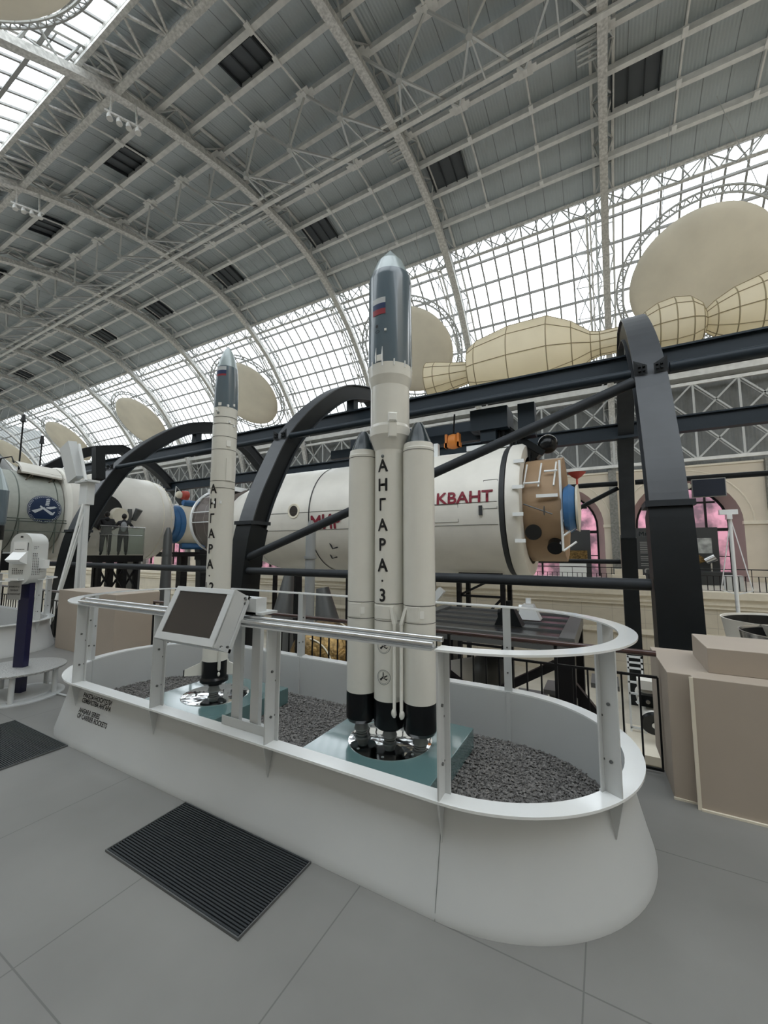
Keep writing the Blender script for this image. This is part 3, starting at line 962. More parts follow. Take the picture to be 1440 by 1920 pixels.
# crane trolley and arm
t = thing('crane_trolley', 'dark crane trolley with folded black arm reaching down to the brown end section', 'crane', (-2.3, 13.5, 5.0))
k = MB(); k.box(-9.5, -3.2, 14.2, 14.5, 6.0, 6.45); k.box(-9.9, -3.0, 13.3, 13.55, 5.45, 5.8); k.build('bridge_beam', 'crane', t)
k = MB(); k.box(-3.7, -2.5, 12.6, 13.6, 5.55, 6.25); k.box(-3.4, -2.9, 12.7, 13.3, 5.2, 5.6); k.box(-2.2, -1.7, 12.7, 13.1, 5.2, 6.25); k.build('carriage', 'crane', t)
k = MB(); k.bar((-3.0, 13.2, 5.75), (-1.75, 13.3, 4.55), 0.55, 0.5, (0, 1, 0)); k.bar((-2.6, 13.0, 5.5), (-1.5, 13.0, 4.65), 0.12, 0.2); k.ellipsoid((-1.4, 13.1, 4.95), 0.3, 0.25, 0.3); k.build('arm', 'black_gloss', t)
k = MB()
for q in range(8): k.box(-2.85 + q * 0.13, -2.8 + q * 0.13, 12.9, 13.5, 5.25 - q * 0.125, 5.62 - q * 0.125)
k.build('arm_fins', 'arch_dark', t)
k = MB(); k.box(-6.9, -6.1, 13.1, 13.4, 5.75, 6.15); k.build('motor_box', mat('motor_blue', (0.05, 0.08, 0.17), 0.4), t)
t = thing('crane_hook', 'orange pulley hook hanging above the white station module', 'hook', (-4.6, 13.2, 4.7))
k = MB(); k.lathe([(0.15, -0.16), (0.24, -0.12), (0.26, 0.0), (0.24, 0.12), (0.15, 0.16)], (-4.35, 12.8, 5.35), 'x', 14); k.box(-4.65, -4.1, 12.68, 12.92, 5.15, 5.3); k.box(-4.62, -4.54, 12.68, 12.9, 5.15, 5.6); k.box(-4.2, -4.12, 12.68, 12.9, 5.15, 5.6); k.build('pulley', 'orange', t)
k = MB(); k.tube([(-4.35, 12.8, 5.5), (-4.3, 12.8, 6.3)], 0.03, 6); k.build('cable', 'railing', t)

# =================================================================== STATION
YS, ZC, RM = 13.4, 2.93, 2.075
t = thing('station_module', 'large white cylindrical station module with red lettering behind the rockets', 'station module', (-7.5, YS, ZC - RM))
k = MB(); k.lathe([(1.35, -14.6), (1.45, -14.4), (2.0, -12.6), (RM, -12.2), (RM, -2.45)], (0, YS, ZC), 'x', 72); k.build('hull', 'hull', t)
k = MB()
k.lathe([(RM + 0.012, -9.4), (RM + 0.02, -9.39), (RM + 0.02, -9.36), (RM + 0.012, -9.35)], (0, YS, ZC), 'x', 72, False)
k.lathe([(RM + 0.008, -12.22), (RM + 0.012, -12.2)], (0, YS, ZC), 'x', 72, False)
k.lathe([(RM + 0.004, -2.56), (RM + 0.01, -2.54), (RM + 0.01, -2.42), (RM - 0.1, -2.41)], (0, YS, ZC), 'x', 72, False)
for zz in (0.10, -0.55): 
    a_ = math.asin(zz / RM); yy = YS - (RM + 0.004) * cos(a_)
    k.bar((-12.1, yy, ZC + zz), (-2.6, yy, ZC + zz), 0.012, 0.012)
k.build('seam_line', 'hull_gap', t)
k = MB(); k.lathe([(RM - 0.1, -2.40), (RM + 0.05, -2.38), (RM + 0.06, -2.12), (RM - 0.02, -2.0), (1.7, -1.98)], (0, YS, ZC), 'x', 72, False); k.build('end_ring', 'hull', t)
k = MB(); vs, fs = letter_fit('МИР', 0.50, 0.0, 0.95); vs = [(x * 1.0, y) for x, y in vs]
wrap_x(k, vs, fs, YS, ZC, RM + 0.02, -8.62, math.asin(-0.27 / RM)); k.build('lettering', 'red_text', t)
k = MB(); vs, fs = letter_fit('КВАНТ', 0.34, 0.0, 1.08)
wrap_x(k, vs, fs, YS, ZC, RM + 0.02, -3.56, math.asin(0.27 / RM)); k.build('lettering', 'red_text', t)
k = MB(); k.lathe([(0.20, -0.03), (0.27, -0.04), (0.29, 0.03)], (-10.1, YS - RM + 0.02, ZC + 0.17), 'y', 24, False); k.build('porthole_rim', 'hull_cream', t)
k = MB(); k.disc((-10.1, YS - RM + 0.0, ZC + 0.17), 0.2, (0, 1, 0)); k.build('porthole', 'screen', t)
def bentbar(xx, zz):
    q = MB(); y = YS - sqrt(RM * RM - (zz - ZC) ** 2) - 0.07
    q.tube([(xx - 0.12, y + 0.07, zz + 0.3), (xx - 0.1, y, zz + 0.28), (xx + 0.12, y, zz - 0.05), (xx + 0.3, y + 0.05, zz)], 0.025, 6); q.tube([(xx - 0.2, y, zz + 0.28), (xx + 0.02, y, zz + 0.28)], 0.02, 6)
    return q
for xx, zz in ((-8.62, 1.75), (-7.75, 1.78), (-8.85, 1.40), (-7.55, 4.1)):
    bentbar(xx, zz).build('grab_handle', 'railing', t)
k = MB()
for xx in (-2.28,):
    for a_ in (35, 12, -8, -28):
        a2 = radians(a_); k.bar((xx + 0.12, YS - (RM + 0.1) * cos(a2), ZC + (RM + 0.1) * sin(a2)), (xx + 0.4, YS - (RM + 0.1) * cos(a2), ZC + (RM + 0.1) * sin(a2)), 0.07, 0.10)
k.build_each('latch', 'white_top', t)
k = MB(); k.box(-3.12, -3.02, YS - RM - 0.03, YS - RM + 0.05, ZC - 0.28, ZC - 0.0); k.build('vent_slot', 'hull_gap', t)
k = MB()
for (x0, x1, z0, z1) in ((-4.5, -3.75, -0.45, 0.08), (-3.0, -2.6, -0.1, 0.75)):
    for (p, q) in (((x0, z0), (x1, z0)), ((x1, z0), (x1, z1)), ((x1, z1), (x0, z1)), ((x0, z1), (x0, z0))):
        f_ = lambda x, z: (x, YS - sqrt(RM * RM - z * z) - 0.005, ZC + z)
        k.bar(f_(*p), f_(*q), 0.01, 0.01)
k.build_each('access_panel', 'dim_steel', t, 0.03)
# brown service end
RB = 1.62
k = MB(); k.lathe([(1.5, -2.05), (RB, -2.0), (RB, -0.98), (1.2, -0.94), (0.4, -0.92)], (0, YS, ZC), 'x', 12); k.build('service_section', 'brown', t)
k = MB()
for x0 in (-1.9, -1.5, -1.1): k.tube([(x0, YS - 1.15, ZC + 1.25), (x0 - 0.05, YS - 1.62, ZC + 0.5)], 0.025, 6)
k.tube([(-1.95, YS - 1.62, ZC + 0.62), (-1.5, YS - 1.62, ZC + 0.62)], 0.03, 6); k.tube([(-1.4, YS - 1.45, ZC + 0.95), (-1.05, YS - 1.45, ZC + 0.95)], 0.03, 6)
k.tube([(-0.98, YS - 1.5, ZC - 1.3), (-0.98, YS - 1.6, ZC + 1.2)], 0.035, 6)
for zz in (-1.3, -0.9, -0.5): k.tube([(-0.98, YS - 1.5, ZC + zz), (-0.65, YS - 1.4, ZC + zz + 0.25)], 0.03, 6)
k.build('handrail', 'white_top', t)
k = MB(); k.disc((-1.72, YS - RB + 0.03, ZC - 0.78), 0.22, (0, 1, 0), 24, 0.1); k.disc((-1.2, YS - 1.25, ZC - 1.15), 0.2, (0, 1, 0.6), 24, 0.3); k.build('engine_port', 'black_gloss', t)
k = MB(); k.lathe([(0.3, -0.16), (0.58, -0.14), (0.68, 0.0), (0.58, 0.14), (0.3, 0.16)], (-0.78, YS - 1.25, ZC - 0.12), 'x', 32); k.build('blue_wheel', 'blue', t)
k = MB(); k.lathe([(0.3, 0.0), (0.62, 0.02), (0.66, 0.08), (0.3, 0.12)], (-0.64, YS - 1.25, ZC - 0.12), 'x', 32); k.build('wheel_rim', 'hull_cream', t)
k = MB(); k.lathe([(0.03, -0.08), (0.12, -0.02), (0.25, 0.1)], (-0.6, YS - 0.8, ZC + 0.85), 'z', 16, False); k.tube([(-0.6, YS - 0.8, ZC + 0.3), (-0.6, YS - 0.8, ZC + 0.8)], 0.03, 6); k.build('dish_antenna', 'red', t)
k = MB(); k.tube([(-1.95, YS - 1.68, ZC + 0.02), (-1.2, YS - 1.75, ZC - 0.3)], 0.02, 6); k.ellipsoid((-1.4, YS - 1.75, ZC - 0.2), 0.02, 0.1, 0.14); k.build('boom', 'dim_steel', t)
k = MB(); k.bar((-1.6, YS - 1.72, ZC + 0.22), (-1.05, YS - 1.66, ZC + 0.22), 0.09, 0.09); k.build('antenna_blade', 'white_top', t)
k = MB(); k.box(-3.9, -2.5, YS - 0.6, YS + 0.3, ZC + RM - 0.05, ZC + RM + 0.12); k.box(-5.0, -4.85, YS - 0.8, YS - 0.6, ZC + RM - 0.2, ZC + RM + 0.3); k.build_each('top_rail', 'white_top', t)

# dark ribbed drum on the axis of the white module
ZN = 3.05
t = thing('radiator_module', 'dark ribbed drum module with white rails behind the smaller rocket', 'station module', (-15.5, YS, 1.6))
k = MB(); k.lathe([(0.9, -17.3), (1.3, -17.15), (1.42, -16.9), (1.44, -14.62)], (0, YS, ZN), 'x', 14); k.build('radiator_drum', 'panel', t)
k = MB()
for zz in (0.35, -0.12): k.bar((-16.9, YS - 1.47, ZN + zz), (-14.7, YS - 1.47, ZN + zz), 0.03, 0.04)
k.lathe([(1.46, -16.98), (1.52, -16.96), (1.52, -16.86), (1.46, -16.84)], (0, YS, ZN), 'x', 40, False)
k.box(-16.4, -14.7, YS - 1.0, YS - 0.2, ZN + 1.3, ZN + 1.5); k.build('white_rail', 'white_top', t)
k = MB(); k.box(-16.9, -14.7, YS - 1.2, YS + 1.2, 1.2, 1.45); k.box(-16, -15.7, YS - 1, YS - 0.8, -4.5, 1.2); k.build('support_frame', 'railing', t)

# left station: modules lying across the hall (axis along Y)
XM = -21.0; ZM = 3.2
t = thing('docking_module', 'cream docking module with blue bands between the dome and the small rocket', 'station module', (XM, 14.5, 1.9))
k = MB(); k.lathe([(0.8, 13.16), (0.84, 13.2), (0.86, 13.4), (1.05, 13.95), (1.1, 14.2), (1.1, 15.6), (0.6, 16.0)], (XM, 0, ZM - 0.1), 'y', 40); k.build('body', 'hull_cream', t)
k = MB(); k.lathe([(0.86, 13.25), (0.96, 13.28), (1.0, 13.5), (0.96, 13.54), (1.02, 13.58), (1.07, 13.8), (1.0, 13.86)], (XM, 0, ZM - 0.1), 'y', 40); k.build('blue_band', 'blue', t)
for dz in (1.22, -1.22):
    k = MB(); k.lathe([(0.14, 14.05), (0.18, 14.15), (0.18, 15.4), (0.14, 15.5)], (XM + 0.3, 0, ZM - 0.1 + dz), 'y', 16); k.build('blue_tank', 'blue', t)
k = MB(); k.ellipsoid((XM + 0.9, 13.4, ZM + 1.45), 0.16, 0.2, 0.2); k.build('beacon_lens', 'hull_cream', t)
k = MB(); k.lathe([(0.1, 0), (0.24, 0.08), (0.26, 0.36), (0.1, 0.4)], (XM + 0.9, 13.5, ZM + 1.45), 'y', 14); k.build('red_cap', 'red', t)
k = MB(); k.tube([(XM + 0.7, 13.25, ZM + 0.8), (XM + 0.9, 13.2, ZM + 1.9), (XM + 0.9, 13.5, ZM + 1.6)], 0.025, 6); k.build('beacon_frame', 'white_top', t)
for i in range(2):
    k = MB(); k.ellipsoid((XM + 0.84, 13.2, ZM + 0.2 - i * 0.55), 0.05, 0.09, 0.11); k.build('hatch_window', 'dim_steel', t)
k = MB(); k.box(XM - 0.6, XM + 0.6, 13.2, 16, 1.3, 1.55); k.box(XM - 0.2, XM + 0.2, 14.2, 14.6, -4.5, 1.3); k.build('support_frame', 'railing', t)

dome_t = t = thing('domed_module', 'big cream domed station module behind the viewing platform at left', 'station module', (XM, 10.5, 1.1))
R5 = 2.07
prof = [(R5 - 0.25, 7.95), (R5 - 0.05, 8.05), (R5, 8.8), (R5, 11.9)] + [(R5 * cos(radians(q)) ** 0.8, 11.9 + 1.25 * sin(radians(q))) for q in (12, 25, 38, 50, 60, 68, 75)]
k = MB(); k.lathe(prof, (XM, 0, ZM), 'y', 56); k.build('hull', 'hull', t)
k = MB()
for yy, rr in ((11.9, R5), (12.35, R5 * 0.955)): k.lathe([(rr + 0.005, yy - 0.02), (rr + 0.025, yy), (rr + 0.005, yy + 0.02)], (XM, 0, ZM), 'y', 56, False)
for q in range(26):
    a_ = 2 * pi * q / 26; k.lathe([(0.03, -0.03), (0.03, 0.03)], (XM + (R5 * 0.95) * cos(a_), 12.4, ZM + R5 * 0.95 * sin(a_)), 'y', 6)
k.build('rib_band', 'hull_cream', t)
k = MB(); k.tube([(XM + R5 - 0.25, 9.75, 3.15), (XM + R5 + 0.25, 9.75, 3.15)], [0.42, 0.34], 24); k.build('side_port', 'hull_cream', t)
k = MB(); k.tube([(XM + R5 + 0.1, 10.4, 3.0), (XM + R5 + 0.3, 10.5, 3.5)], [0.10, 0.16], 10); k.tube([(XM + R5 + 0.1, 10.2, 2.9), (XM + R5 + 0.1, 10.2, 3.5)], 0.09, 8); k.build('instrument', 'dim_steel', t)
k = MB(); k.tube([(XM + R5 - 0.3, 9.2, 3.3), (XM + R5 + 0.02, 9.2, 3.3)], 0.75, 32); k.build('open_hatch', 'black_gloss', t)
k = MB(); k.box(XM - 0.5, XM + 0.5, 9.0, 9.3, -4.5, 1.25); k.build('stand_leg', 'dim_steel', t)
k = MB(); k.box(XM - 0.5, XM + 0.5, 11.5, 11.8, -4.5, 1.25); k.build('stand_leg', 'dim_steel', t)

RL = 1.65
t = thing('badge_module', 'pale green-grey station module with blue round badge at the left edge', 'station module', (XM, 6, 1.4))
k = MB(); k.lathe([(RL * 0.8, 3.9), (RL, 4.2), (RL, 7.7), (RL - 0.03, 7.9)], (XM, 0, ZM), 'y', 56); k.build('hull', mat('hull_pale', (0.42, 0.44, 0.40), 0.45, var=0.06), t)
k = MB()
for yy in (6.45, 5.3, 7.68): k.lathe([(RL + 0.004, yy - 0.02), (RL + 0.016, yy), (RL + 0.004, yy + 0.02)], (XM, 0, ZM), 'y', 56, False)
for zz in (-0.38, -0.48, -0.85): k.tube([(XM + RL + 0.12, 4.0, ZM + zz), (XM + RL + 0.12, 8.6, ZM + zz)], 0.02, 6)
for yy in (5.7, 6.45, 7.6): k.tube([(XM + RL + 0.1, yy, ZM - 1.7), (XM + RL + 0.1, yy, ZM - 0.38)], 0.02, 6)
k.build('handrail', mat('rail_olive', (0.10, 0.12, 0.10), 0.5), t)
def on_side(k, vs, fs, y, z, off=0.02):
    """wrap flat shapes on the +X side of the module; x runs towards +Y"""
    out = []
    if max(v[1] for v in vs) - min(v[1] for v in vs) > 0.12: vs, fs = sliced(vs, fs, 0.1, 1)
    for u_, w_ in vs:
        a_ = (z - ZM + w_) / RL
        out.append((XM + (RL + off) * cos(a_), y + u_, ZM + (RL + off) * sin(a_)))
    k.add(out, fs)
k = MB(); vs, fs = disc2(0.56, 48, 1.0, 8); on_side(k, vs, fs, 7.25, 3.24, 0.012); k.build('badge', 'logo_blue', t)
k = MB(); kk = 0.42
vs, fs = ring2(0.525, 0.535, 64); on_side(k, vs, fs, 7.25, 3.24, 0.018)
for q in range(48):
    a_ = 2 * pi * q / 48; rr = 0.485
    if q % 9 == 0: continue
    pp = [(rr * cos(a_) + dx * 0.016 * cos(a_) - dy * 0.013 * sin(a_), rr * sin(a_) + dx * 0.016 * sin(a_) + dy * 0.013 * cos(a_)) for dx, dy in ((-1, -1), (1, -1), (1, 1), (-1, 1))]
    on_side(k, pp, [(0, 1, 2, 3)], 7.25, 3.24, 0.018)
shapes = [[(-1.0, -0.20), (-0.72, -0.42), (-0.05, 0.05), (0.0, 0.20)], [(0.05, 0.10), (0.42, 0.02), (0.95, 0.22), (0.75, 0.32), (0.15, 0.22)],
          [(-0.35, 0.34), (-0.2, 0.22), (0.7, -0.35), (0.66, -0.52), (0.5, -0.52), (-0.4, 0.18)], [(0.55, -0.5), (0.68, -0.52), (0.82, -0.18), (0.7, -0.2)]]
for q in range(4):
    b0 = 0.36 + q * 0.17
    shapes.append([(0.0 + q * 0.03, b0), (0.30 + q * 0.03, b0), (0.32 + q * 0.03, b0 + 0.12), (0.03 + q * 0.03, b0 + 0.12)])
for sh in shapes: on_side(k, [(x * kk, y * kk) for x, y in sh], [tuple(range(len(sh)))], 7.25, 3.24, 0.02)
k.build('badge_emblem', 'logo_white', t)
arcp = [(-20.75, 5.22), (-20.4, 5.17), (-20.05, 5.03), (-19.8, 4.86), (-19.65, 4.68)]
strut_m = mat('strut_brown', (0.12, 0.10, 0.07), 0.6)
def fairing(t, ya, yb):
    k = MB(); rings = []; f_ = lambda y: (y - 6.55) / 5.45
    for (xx, zz) in arcp: rings.append([(xx - 0.25 * f_(y), y, zz - 0.32 * f_(y)) for y in (ya, (ya + yb) / 2, yb)])
    lo_r = [[(p[0] - 0.03, p[1], p[2] - 0.06) for p in r_] for r_ in reversed(rings)]
    k.loft(rings + lo_r + [rings[0]], True, False); k.build('fairing_panel', 'hull', t)
    k = MB(); k.bar((-20.0 - 0.2 * f_(ya), ya + 0.05, 4.72 - 0.28 * f_(ya)), (-20.0 - 0.2 * f_(yb), yb - 0.05, 4.72 - 0.28 * f_(yb)), 0.5, 0.14)
    for q in range(int((yb - ya) / 0.75) + 1):
        yy = ya + 0.35 + q * 0.75
        if yy > yb: break
        k.tube([(-19.75, yy, 4.66), (-19.9, yy - 0.25, 4.2)], 0.02, 6); k.tube([(-19.8, yy + 0.02, 4.66), (-20.1, yy + 0.15, 4.4)], 0.02, 6)
    k.build('fairing_strut', strut_m, t)
fairing(t, 6.55, 7.9)
fairing(dome_t, 7.95, 12.0)
k = MB(); k.tube([(-20.6, 6.75, 4.8), (-20.6, 6.75, 6.9)], 0.03, 6); k.tube([(-20.6, 6.75, 6.85), (-20.6, 6.75, 7.15)], [0.10, 0.05], 8)
k.tube([(-20.4, 7.35, 5.1), (-20.4, 7.35, 6.1)], 0.03, 6); k.tube([(-20.4, 7.35, 6.05), (-20.4, 7.35, 6.4)], [0.09, 0.05], 8)
k.tube([(-20.9, 6.2, 4.85), (-20.8, 6.25, 5.25), (-20.6, 6.5, 5.35), (-20.5, 6.55, 5.1)], 0.03, 6); k.build('mast', 'railing', t)
k = MB(); k.box(XM - 0.4, XM + 0.4, 6.2, 6.5, -4.5, 1.65); k.box(XM + 1.2, XM + 2.2, 4.6, 6.6, 0.9, 1.5); k.build('stand_leg', 'railing', t)

# support posts of the large white module
def post_obj(x, y, z0, z1, r, m, label, taper=1.0):
    q = MB(); q.tube([(x, y, z0), (x, y, z0 + (z1 - z0) * 0.35), (x, y, z1 - r * 2), (x, y, z1)], [r * taper, r * taper, r, r * 0.4], 14)
    q.tube([(x, y, 1.38), (x, y, 1.46)], r * 1.25, 14) if z1 > 1.5 else None
    return tag(q.build('support_column', m, None, origin=(x, y, z0)), label, 'column')
post_obj(-7.85, 9.6, -4.5, 2.55, 0.15, 'column_grey', 'round grey support column in front of the white station module')
post_obj(-18.7, 12.0, -4.5, 2.75, 0.19, 'dim_steel', 'dark grey support column below the domed module', 1.5)
def stand(x, y, label, w=1.2, zt=0.9):
    q = MB()
    for dx in (-w / 2, w / 2):
        for dy in (-0.5, 0.5): q.box(x + dx - 0.07, x + dx + 0.07, y + dy - 0.07, y + dy + 0.07, -4.5, zt)
    for z0, z1 in ((-4.2, -2.8), (-2.8, -1.3), (-1.3, 0.2), (0.2, zt)):
        q.bar((x - w / 2, y - 0.5, z0), (x + w / 2, y - 0.5, z1), 0.07, 0.07); q.bar((x - w / 2, y - 0.5, z1), (x + w / 2, y - 0.5, z1), 0.07, 0.07)
    return tag(q.build('truss_stand', 'railing', None, origin=(x, y, -4.5)), label, 'stand')
stand(-13.0, 12.2, 'black trussed stand under the left end of the white module', 1.5)
stand(-7.6, 13.0, 'black trussed stand beside the larger rocket', 1.6)
stand(-3.5, 13.2, 'black trussed stand right of the larger rocket', 1.4)
k = MB(); k.bar((-6.6, 12.2, 0.9), (-4.8, 12.2, -2.6), 0.22, 0.22); k.bar((-4.6, 12.2, 0.4), (-7.2, 12.2, -2.9), 0.22, 0.22)
tag(k.build('cross_brace', 'light_wall', None, origin=(-5.5, 12.2, -3)), 'pale crossed braces under the white station module', 'brace')
k = MB(); k.tube([(-9.3, 12.5, -4.5), (-9.3, 12.5, -1.2), (-9.6, 12.5, 0.2)], [0.75, 0.5, 0.25], 12)
tag(k.build('pylon', 'dim_steel', None, origin=(-9.3, 12.5, -4.5)), 'tapered grey pylon beneath the white module left of the larger rocket', 'pylon')
k = MB(); k.tube([(-11.2, 12.0, -4.5), (-11.2, 12, -1.2), (-11.2, 12.4, 0.7)], [0.7, 0.45, 0.2], 12)
tag(k.build('pylon', 'dim_steel', None, origin=(-11.2, 12.0, -4.5)), 'tapered grey pylon behind the black trussed stand', 'pylon')

# =================================================================== HANGING DISCS
th = 0.707; DY, DZ, DR, DX1, DS = 20.5, 13.4, 2.57, 4.1, 13.65
def hang_disc(x, y, z, th_, label, ringf=True):
    t = thing('hanging_disc', label, 'disc', (x, y, z), 'large beige discs hanging under the glazing')
    R = Matrix.Rotation(-th_, 3, 'X')
    k = MB(); k.ellipsoid((x, y, z), DR, DR, 0.35, 56, 14, R); k.build('fabric_disc', 'disc', t)
    k = MB(); up = R @ Vector((0, 0, 0.0))
    def rp(a, r, h): return Vector((x, y, z)) + R @ Vector((r * cos(a), r * sin(a), h))
    n = 72
    for r, h in ((DR * 1.10, 0.1), (DR * 1.19, 0.1)):
        P = [rp(2 * pi * q / n, r, h) for q in range(n + 1)]
        k.tube(P, 0.045, 6, False)
    for q in range(n):
        k.bar(rp(2 * pi * q / n, DR * 1.10, 0.1), rp(2 * pi * (q + 0.5) / n, DR * 1.19, 0.1), 0.035, 0.035)
        k.bar(rp(2 * pi * (q + 0.5) / n, DR * 1.19, 0.1), rp(2 * pi * (q + 1) / n, DR * 1.10, 0.1), 0.035, 0.035)
    k.build('ring_truss', 'lace', t)
    k = MB()
    for q in range(40): k.bar(rp(2 * pi * q / 40, DR * 0.97, 0), rp(2 * pi * (q + 0.4) / 40, DR * 1.10, 0.1), 0.012, 0.012)
    k.tube([rp(2 * pi * q / 64, DR * 0.985, 0) for q in range(65)], 0.02, 5, False)
    k.build('lacing_cord', 'lace', t)
    k = MB()
    for a in (1.0, 2.2, 4.2, 5.3): k.bar(rp(a, DR * 1.15, 0.1), Vector((x, y, z)) + Vector((cos(a) * 1.5, sin(a) * 1.2, 7)), 0.02, 0.02)
    k.build('suspension_wire', 'lace', t)
dl = ['large beige disc at the right above the inflatable station', 'beige disc directly behind the larger rocket', 'beige disc just right of the smaller rocket tip', 'beige disc left of the smaller rocket',
      'beige disc above the grey floodlight mast', 'beige disc at the left edge above the huge module']
for i in range(6): hang_disc(DX1 - DS * i, DY, DZ, th, dl[i])
hang_disc(-13.0, 2.25, 16.75, -0.5, 'beige disc cut off by the top left corner by the skylight')

# =================================================================== INFLATABLE
t = thing('inflatable_station', 'cream inflatable station model hanging above the crane beam', 'inflatable', (0, 16, 8.2))
ZB = 9.2; YB = 16
segs = [[(0.78, -6.5), (0.72, -6.1), (0.55, -5.4), (0.42, -4.7), (0.38, -4.55)],
        [(0.95, -4.55), (1.15, -4.2), (1.4, -2.9), (1.4, -1.5), (1.0, -0.7), (0.5, -0.1), (0.42, 0.2), (0.42, 1.0), (0.45, 1.4)],
        [(0.45, 1.4), (0.7, 1.6), (0.88, 1.95), (0.95, 2.4), (0.86, 2.85), (0.6, 3.15), (0.34, 3.26)],
        [(0.34, 3.26), (0.55, 3.5), (0.8, 3.95), (0.95, 4.5), (1.2, 5.4), (1.35, 6.5), (1.3, 8.0), (0.8, 8.6)]]
for q, sg in enumerate(segs):
    k = MB(10); k.lathe(sg, (0, YB, ZB), 'x', 40); k.build(['nose_cone', 'main_body', 'sphere_section', 'rear_section'][q], 'balloon', t)
k = MB()
for sg in segs:
    for r, h in sg: k.lathe([(r + 0.005, h - 0.018), (r + 0.018, h), (r + 0.005, h + 0.018)], (0, YB, ZB), 'x', 40, False)
    for q in range(10):
        a_ = 2 * pi * q / 10 + 0.2
        k.tube([(h, YB + (r + 0.006) * cos(a_), ZB + (r + 0.006) * sin(a_)) for r, h in sg], 0.016, 5, False)
k.build('seam_cord', 'seam', t)

# =================================================================== FAR GALLERY THINGS
def railing(x0, x1, y, z0, h, sp_, label, name='gallery_railing', wood=True, mid=0.17, m='railing', knob=True, pw=0.014):
    t = thing(name, label, 'railing', ((x0 + x1) / 2, y, z0))
    k = MB(); k.tube([(x0, y, z0 + h), (x1, y, z0 + h)], 0.022, 10); k.build('handrail', 'wood' if wood else m, t)
    k = MB(); k.bar((x0, y, z0 + h - mid), (x1, y, z0 + h - mid), 0.018, 0.018); k.bar((x0, y, z0 + 0.03), (x1, y, z0 + 0.03), 0.018, 0.018); k.build('crossbar', m, t)
    n = max(1, int((x1 - x0) / sp_)); k = MB(); k2 = MB()
    for i in range(n + 1):
        x = x0 + (x1 - x0) * i / n
        if i % 8 == 0: k2.bar((x, y, z0), (x, y, z0 + h), 0.024, 0.024, (1, 0, 0))
        else: k.bar((x, y, z0 + 0.02), (x, y, z0 + h - mid), pw, pw, (1, 0, 0))
    k.build_each('baluster', m, t)
    k2.build_each('post', m, t)
    return t
railing(-1.5, 9.5, 22.95, -0.13, 0.98, 0.22, 'thin dark railing along the far gallery at right', 'far_railing', False, 0.3, 'railing', pw=0.03)
railing(-19, -1.5, 22.95, -0.13, 0.98, 0.24, 'thin dark railing along the far gallery behind the station', 'far_railing', False, 0.3, 'railing', pw=0.03)
for (x0, x1, lb_) in ((0.25, 0.9, 'left white cube plinth on the far gallery left of the tall arch'), (1.05, 1.65, 'right white cube plinth on the far gallery left of the tall arch')):
    k = MB(); k.box(x0, x1, 22.5, 23.2, -0.13, 0.5); k.box(x0 + 0.15, x1 - 0.1, 22.7, 23.0, 0.5, 0.78)
    tag(k.build('plinth', 'cornice', None, origin=(x0, 22.8, -0.13)), lb_, 'plinth')
# info boards
t = thing('info_board', 'dark info panel headed Меркурий behind the tall arch', 'board', (2.2, 29.5, -0.13))
k = MB(); k.box(1.72, 3.6, 29.45, 29.6, -0.13, 3.1); k.build('panel', 'board', t)
k = MB(); vs, fs = text2d('Меркурий', 0.42, 0.0, 'LEFT'); vs, fs = fatten(vs, fs, 0.012); flat_on(k, vs, fs, (1.90, 29.44, 2.60), (1, 0, 0), (0, 0, 1)); k.build('heading', 'logo_white', t)
k = MB()
for q in range(14):
    w_ = 0.9 + 0.25 * ((q * 7) % 5) / 5
    if q in (7, 11): continue
    k.box(1.95, 1.95 + w_, 29.43, 29.45, 2.2 - q * 0.11, 2.235 - q * 0.11)
vs, fs = ring2(0.12, 0.2, 20); flat_on(k, vs[:26], [f for f in fs if max(f) < 26], (2.3, 29.43, 0.45), (1, 0, 0), (0, 0, 1))
k.build('small_print', 'paper', t)
t = thing('exhibit_board', 'dark exhibit stand with pale picture and tilted lamp right of the tall arch', 'board', (5.0, 28, -0.13))
k = MB(); k.box(4.1, 5.55, 28.3, 28.5, -0.13, 3.0); k.box(4.1, 5.9, 27.2, 28.3, -0.13, 0.55); k.build('cabinet', 'board', t)
k = MB(); k.box(4.35, 5.25, 28.26, 28.3, 1.55, 2.4); k.build('picture', 'board_pic', t)
k = MB(); k.tube([(4.9, 28.0, 1.1), (5.3, 27.9, 1.35)], 0.2, 14); k.tube([(5.1, 27.95, 0.55), (5.1, 27.95, 1.1)], 0.05, 8); k.build('lamp', 'silver', t)
k = MB(); k.add([(4.15, 28.2, 0.75), (5.0, 28.2, 1.15), (4.6, 28.2, 1.5), (4.15, 28.2, 1.45)], [(0, 1, 2, 3)]); k.build('gold_model', 'gold', t)
t = thing('exhibit_board', 'grey exhibit stand with gold relief seen under the blue wheel', 'board', (-1.5, 28, -0.13))
k = MB(); k.box(-2.6, -0.75, 28.3, 28.5, -0.13, 3.0); k.build('cabinet', 'board', t)
k = MB(); k.box(-2.3, -0.95, 28.2, 28.3, 1.1, 1.7); k.build('gold_relief', 'gold', t)
k = MB(); k.box(-2.5, -1.0, 27.2, 27.9, -0.13, 0.95); k.build('white_case', 'white_top', t)
t = thing('display_screen', 'dark flat screen with pale frame fixed beside the tall arch', 'screen', (1.42, 7.6, 2.4))
k = MB(); k.box(1.22, 1.63, 7.58, 7.62, 2.435, 2.715); k.build('frame', 'paper', t)
k = MB(); k.box(1.232, 1.618, 7.572, 7.58, 2.447, 2.703); k.build('screen', mat('screen_navy', (0.01, 0.018, 0.035), 0.25), t)
k = MB(); k.bar((1.12, 7.62, 2.62), (1.30, 7.62, 2.62), 0.05, 0.05); k.box(1.14, 1.2, 7.57, 7.66, 2.58, 2.66); k.build('bracket', 'hull_cream', t)
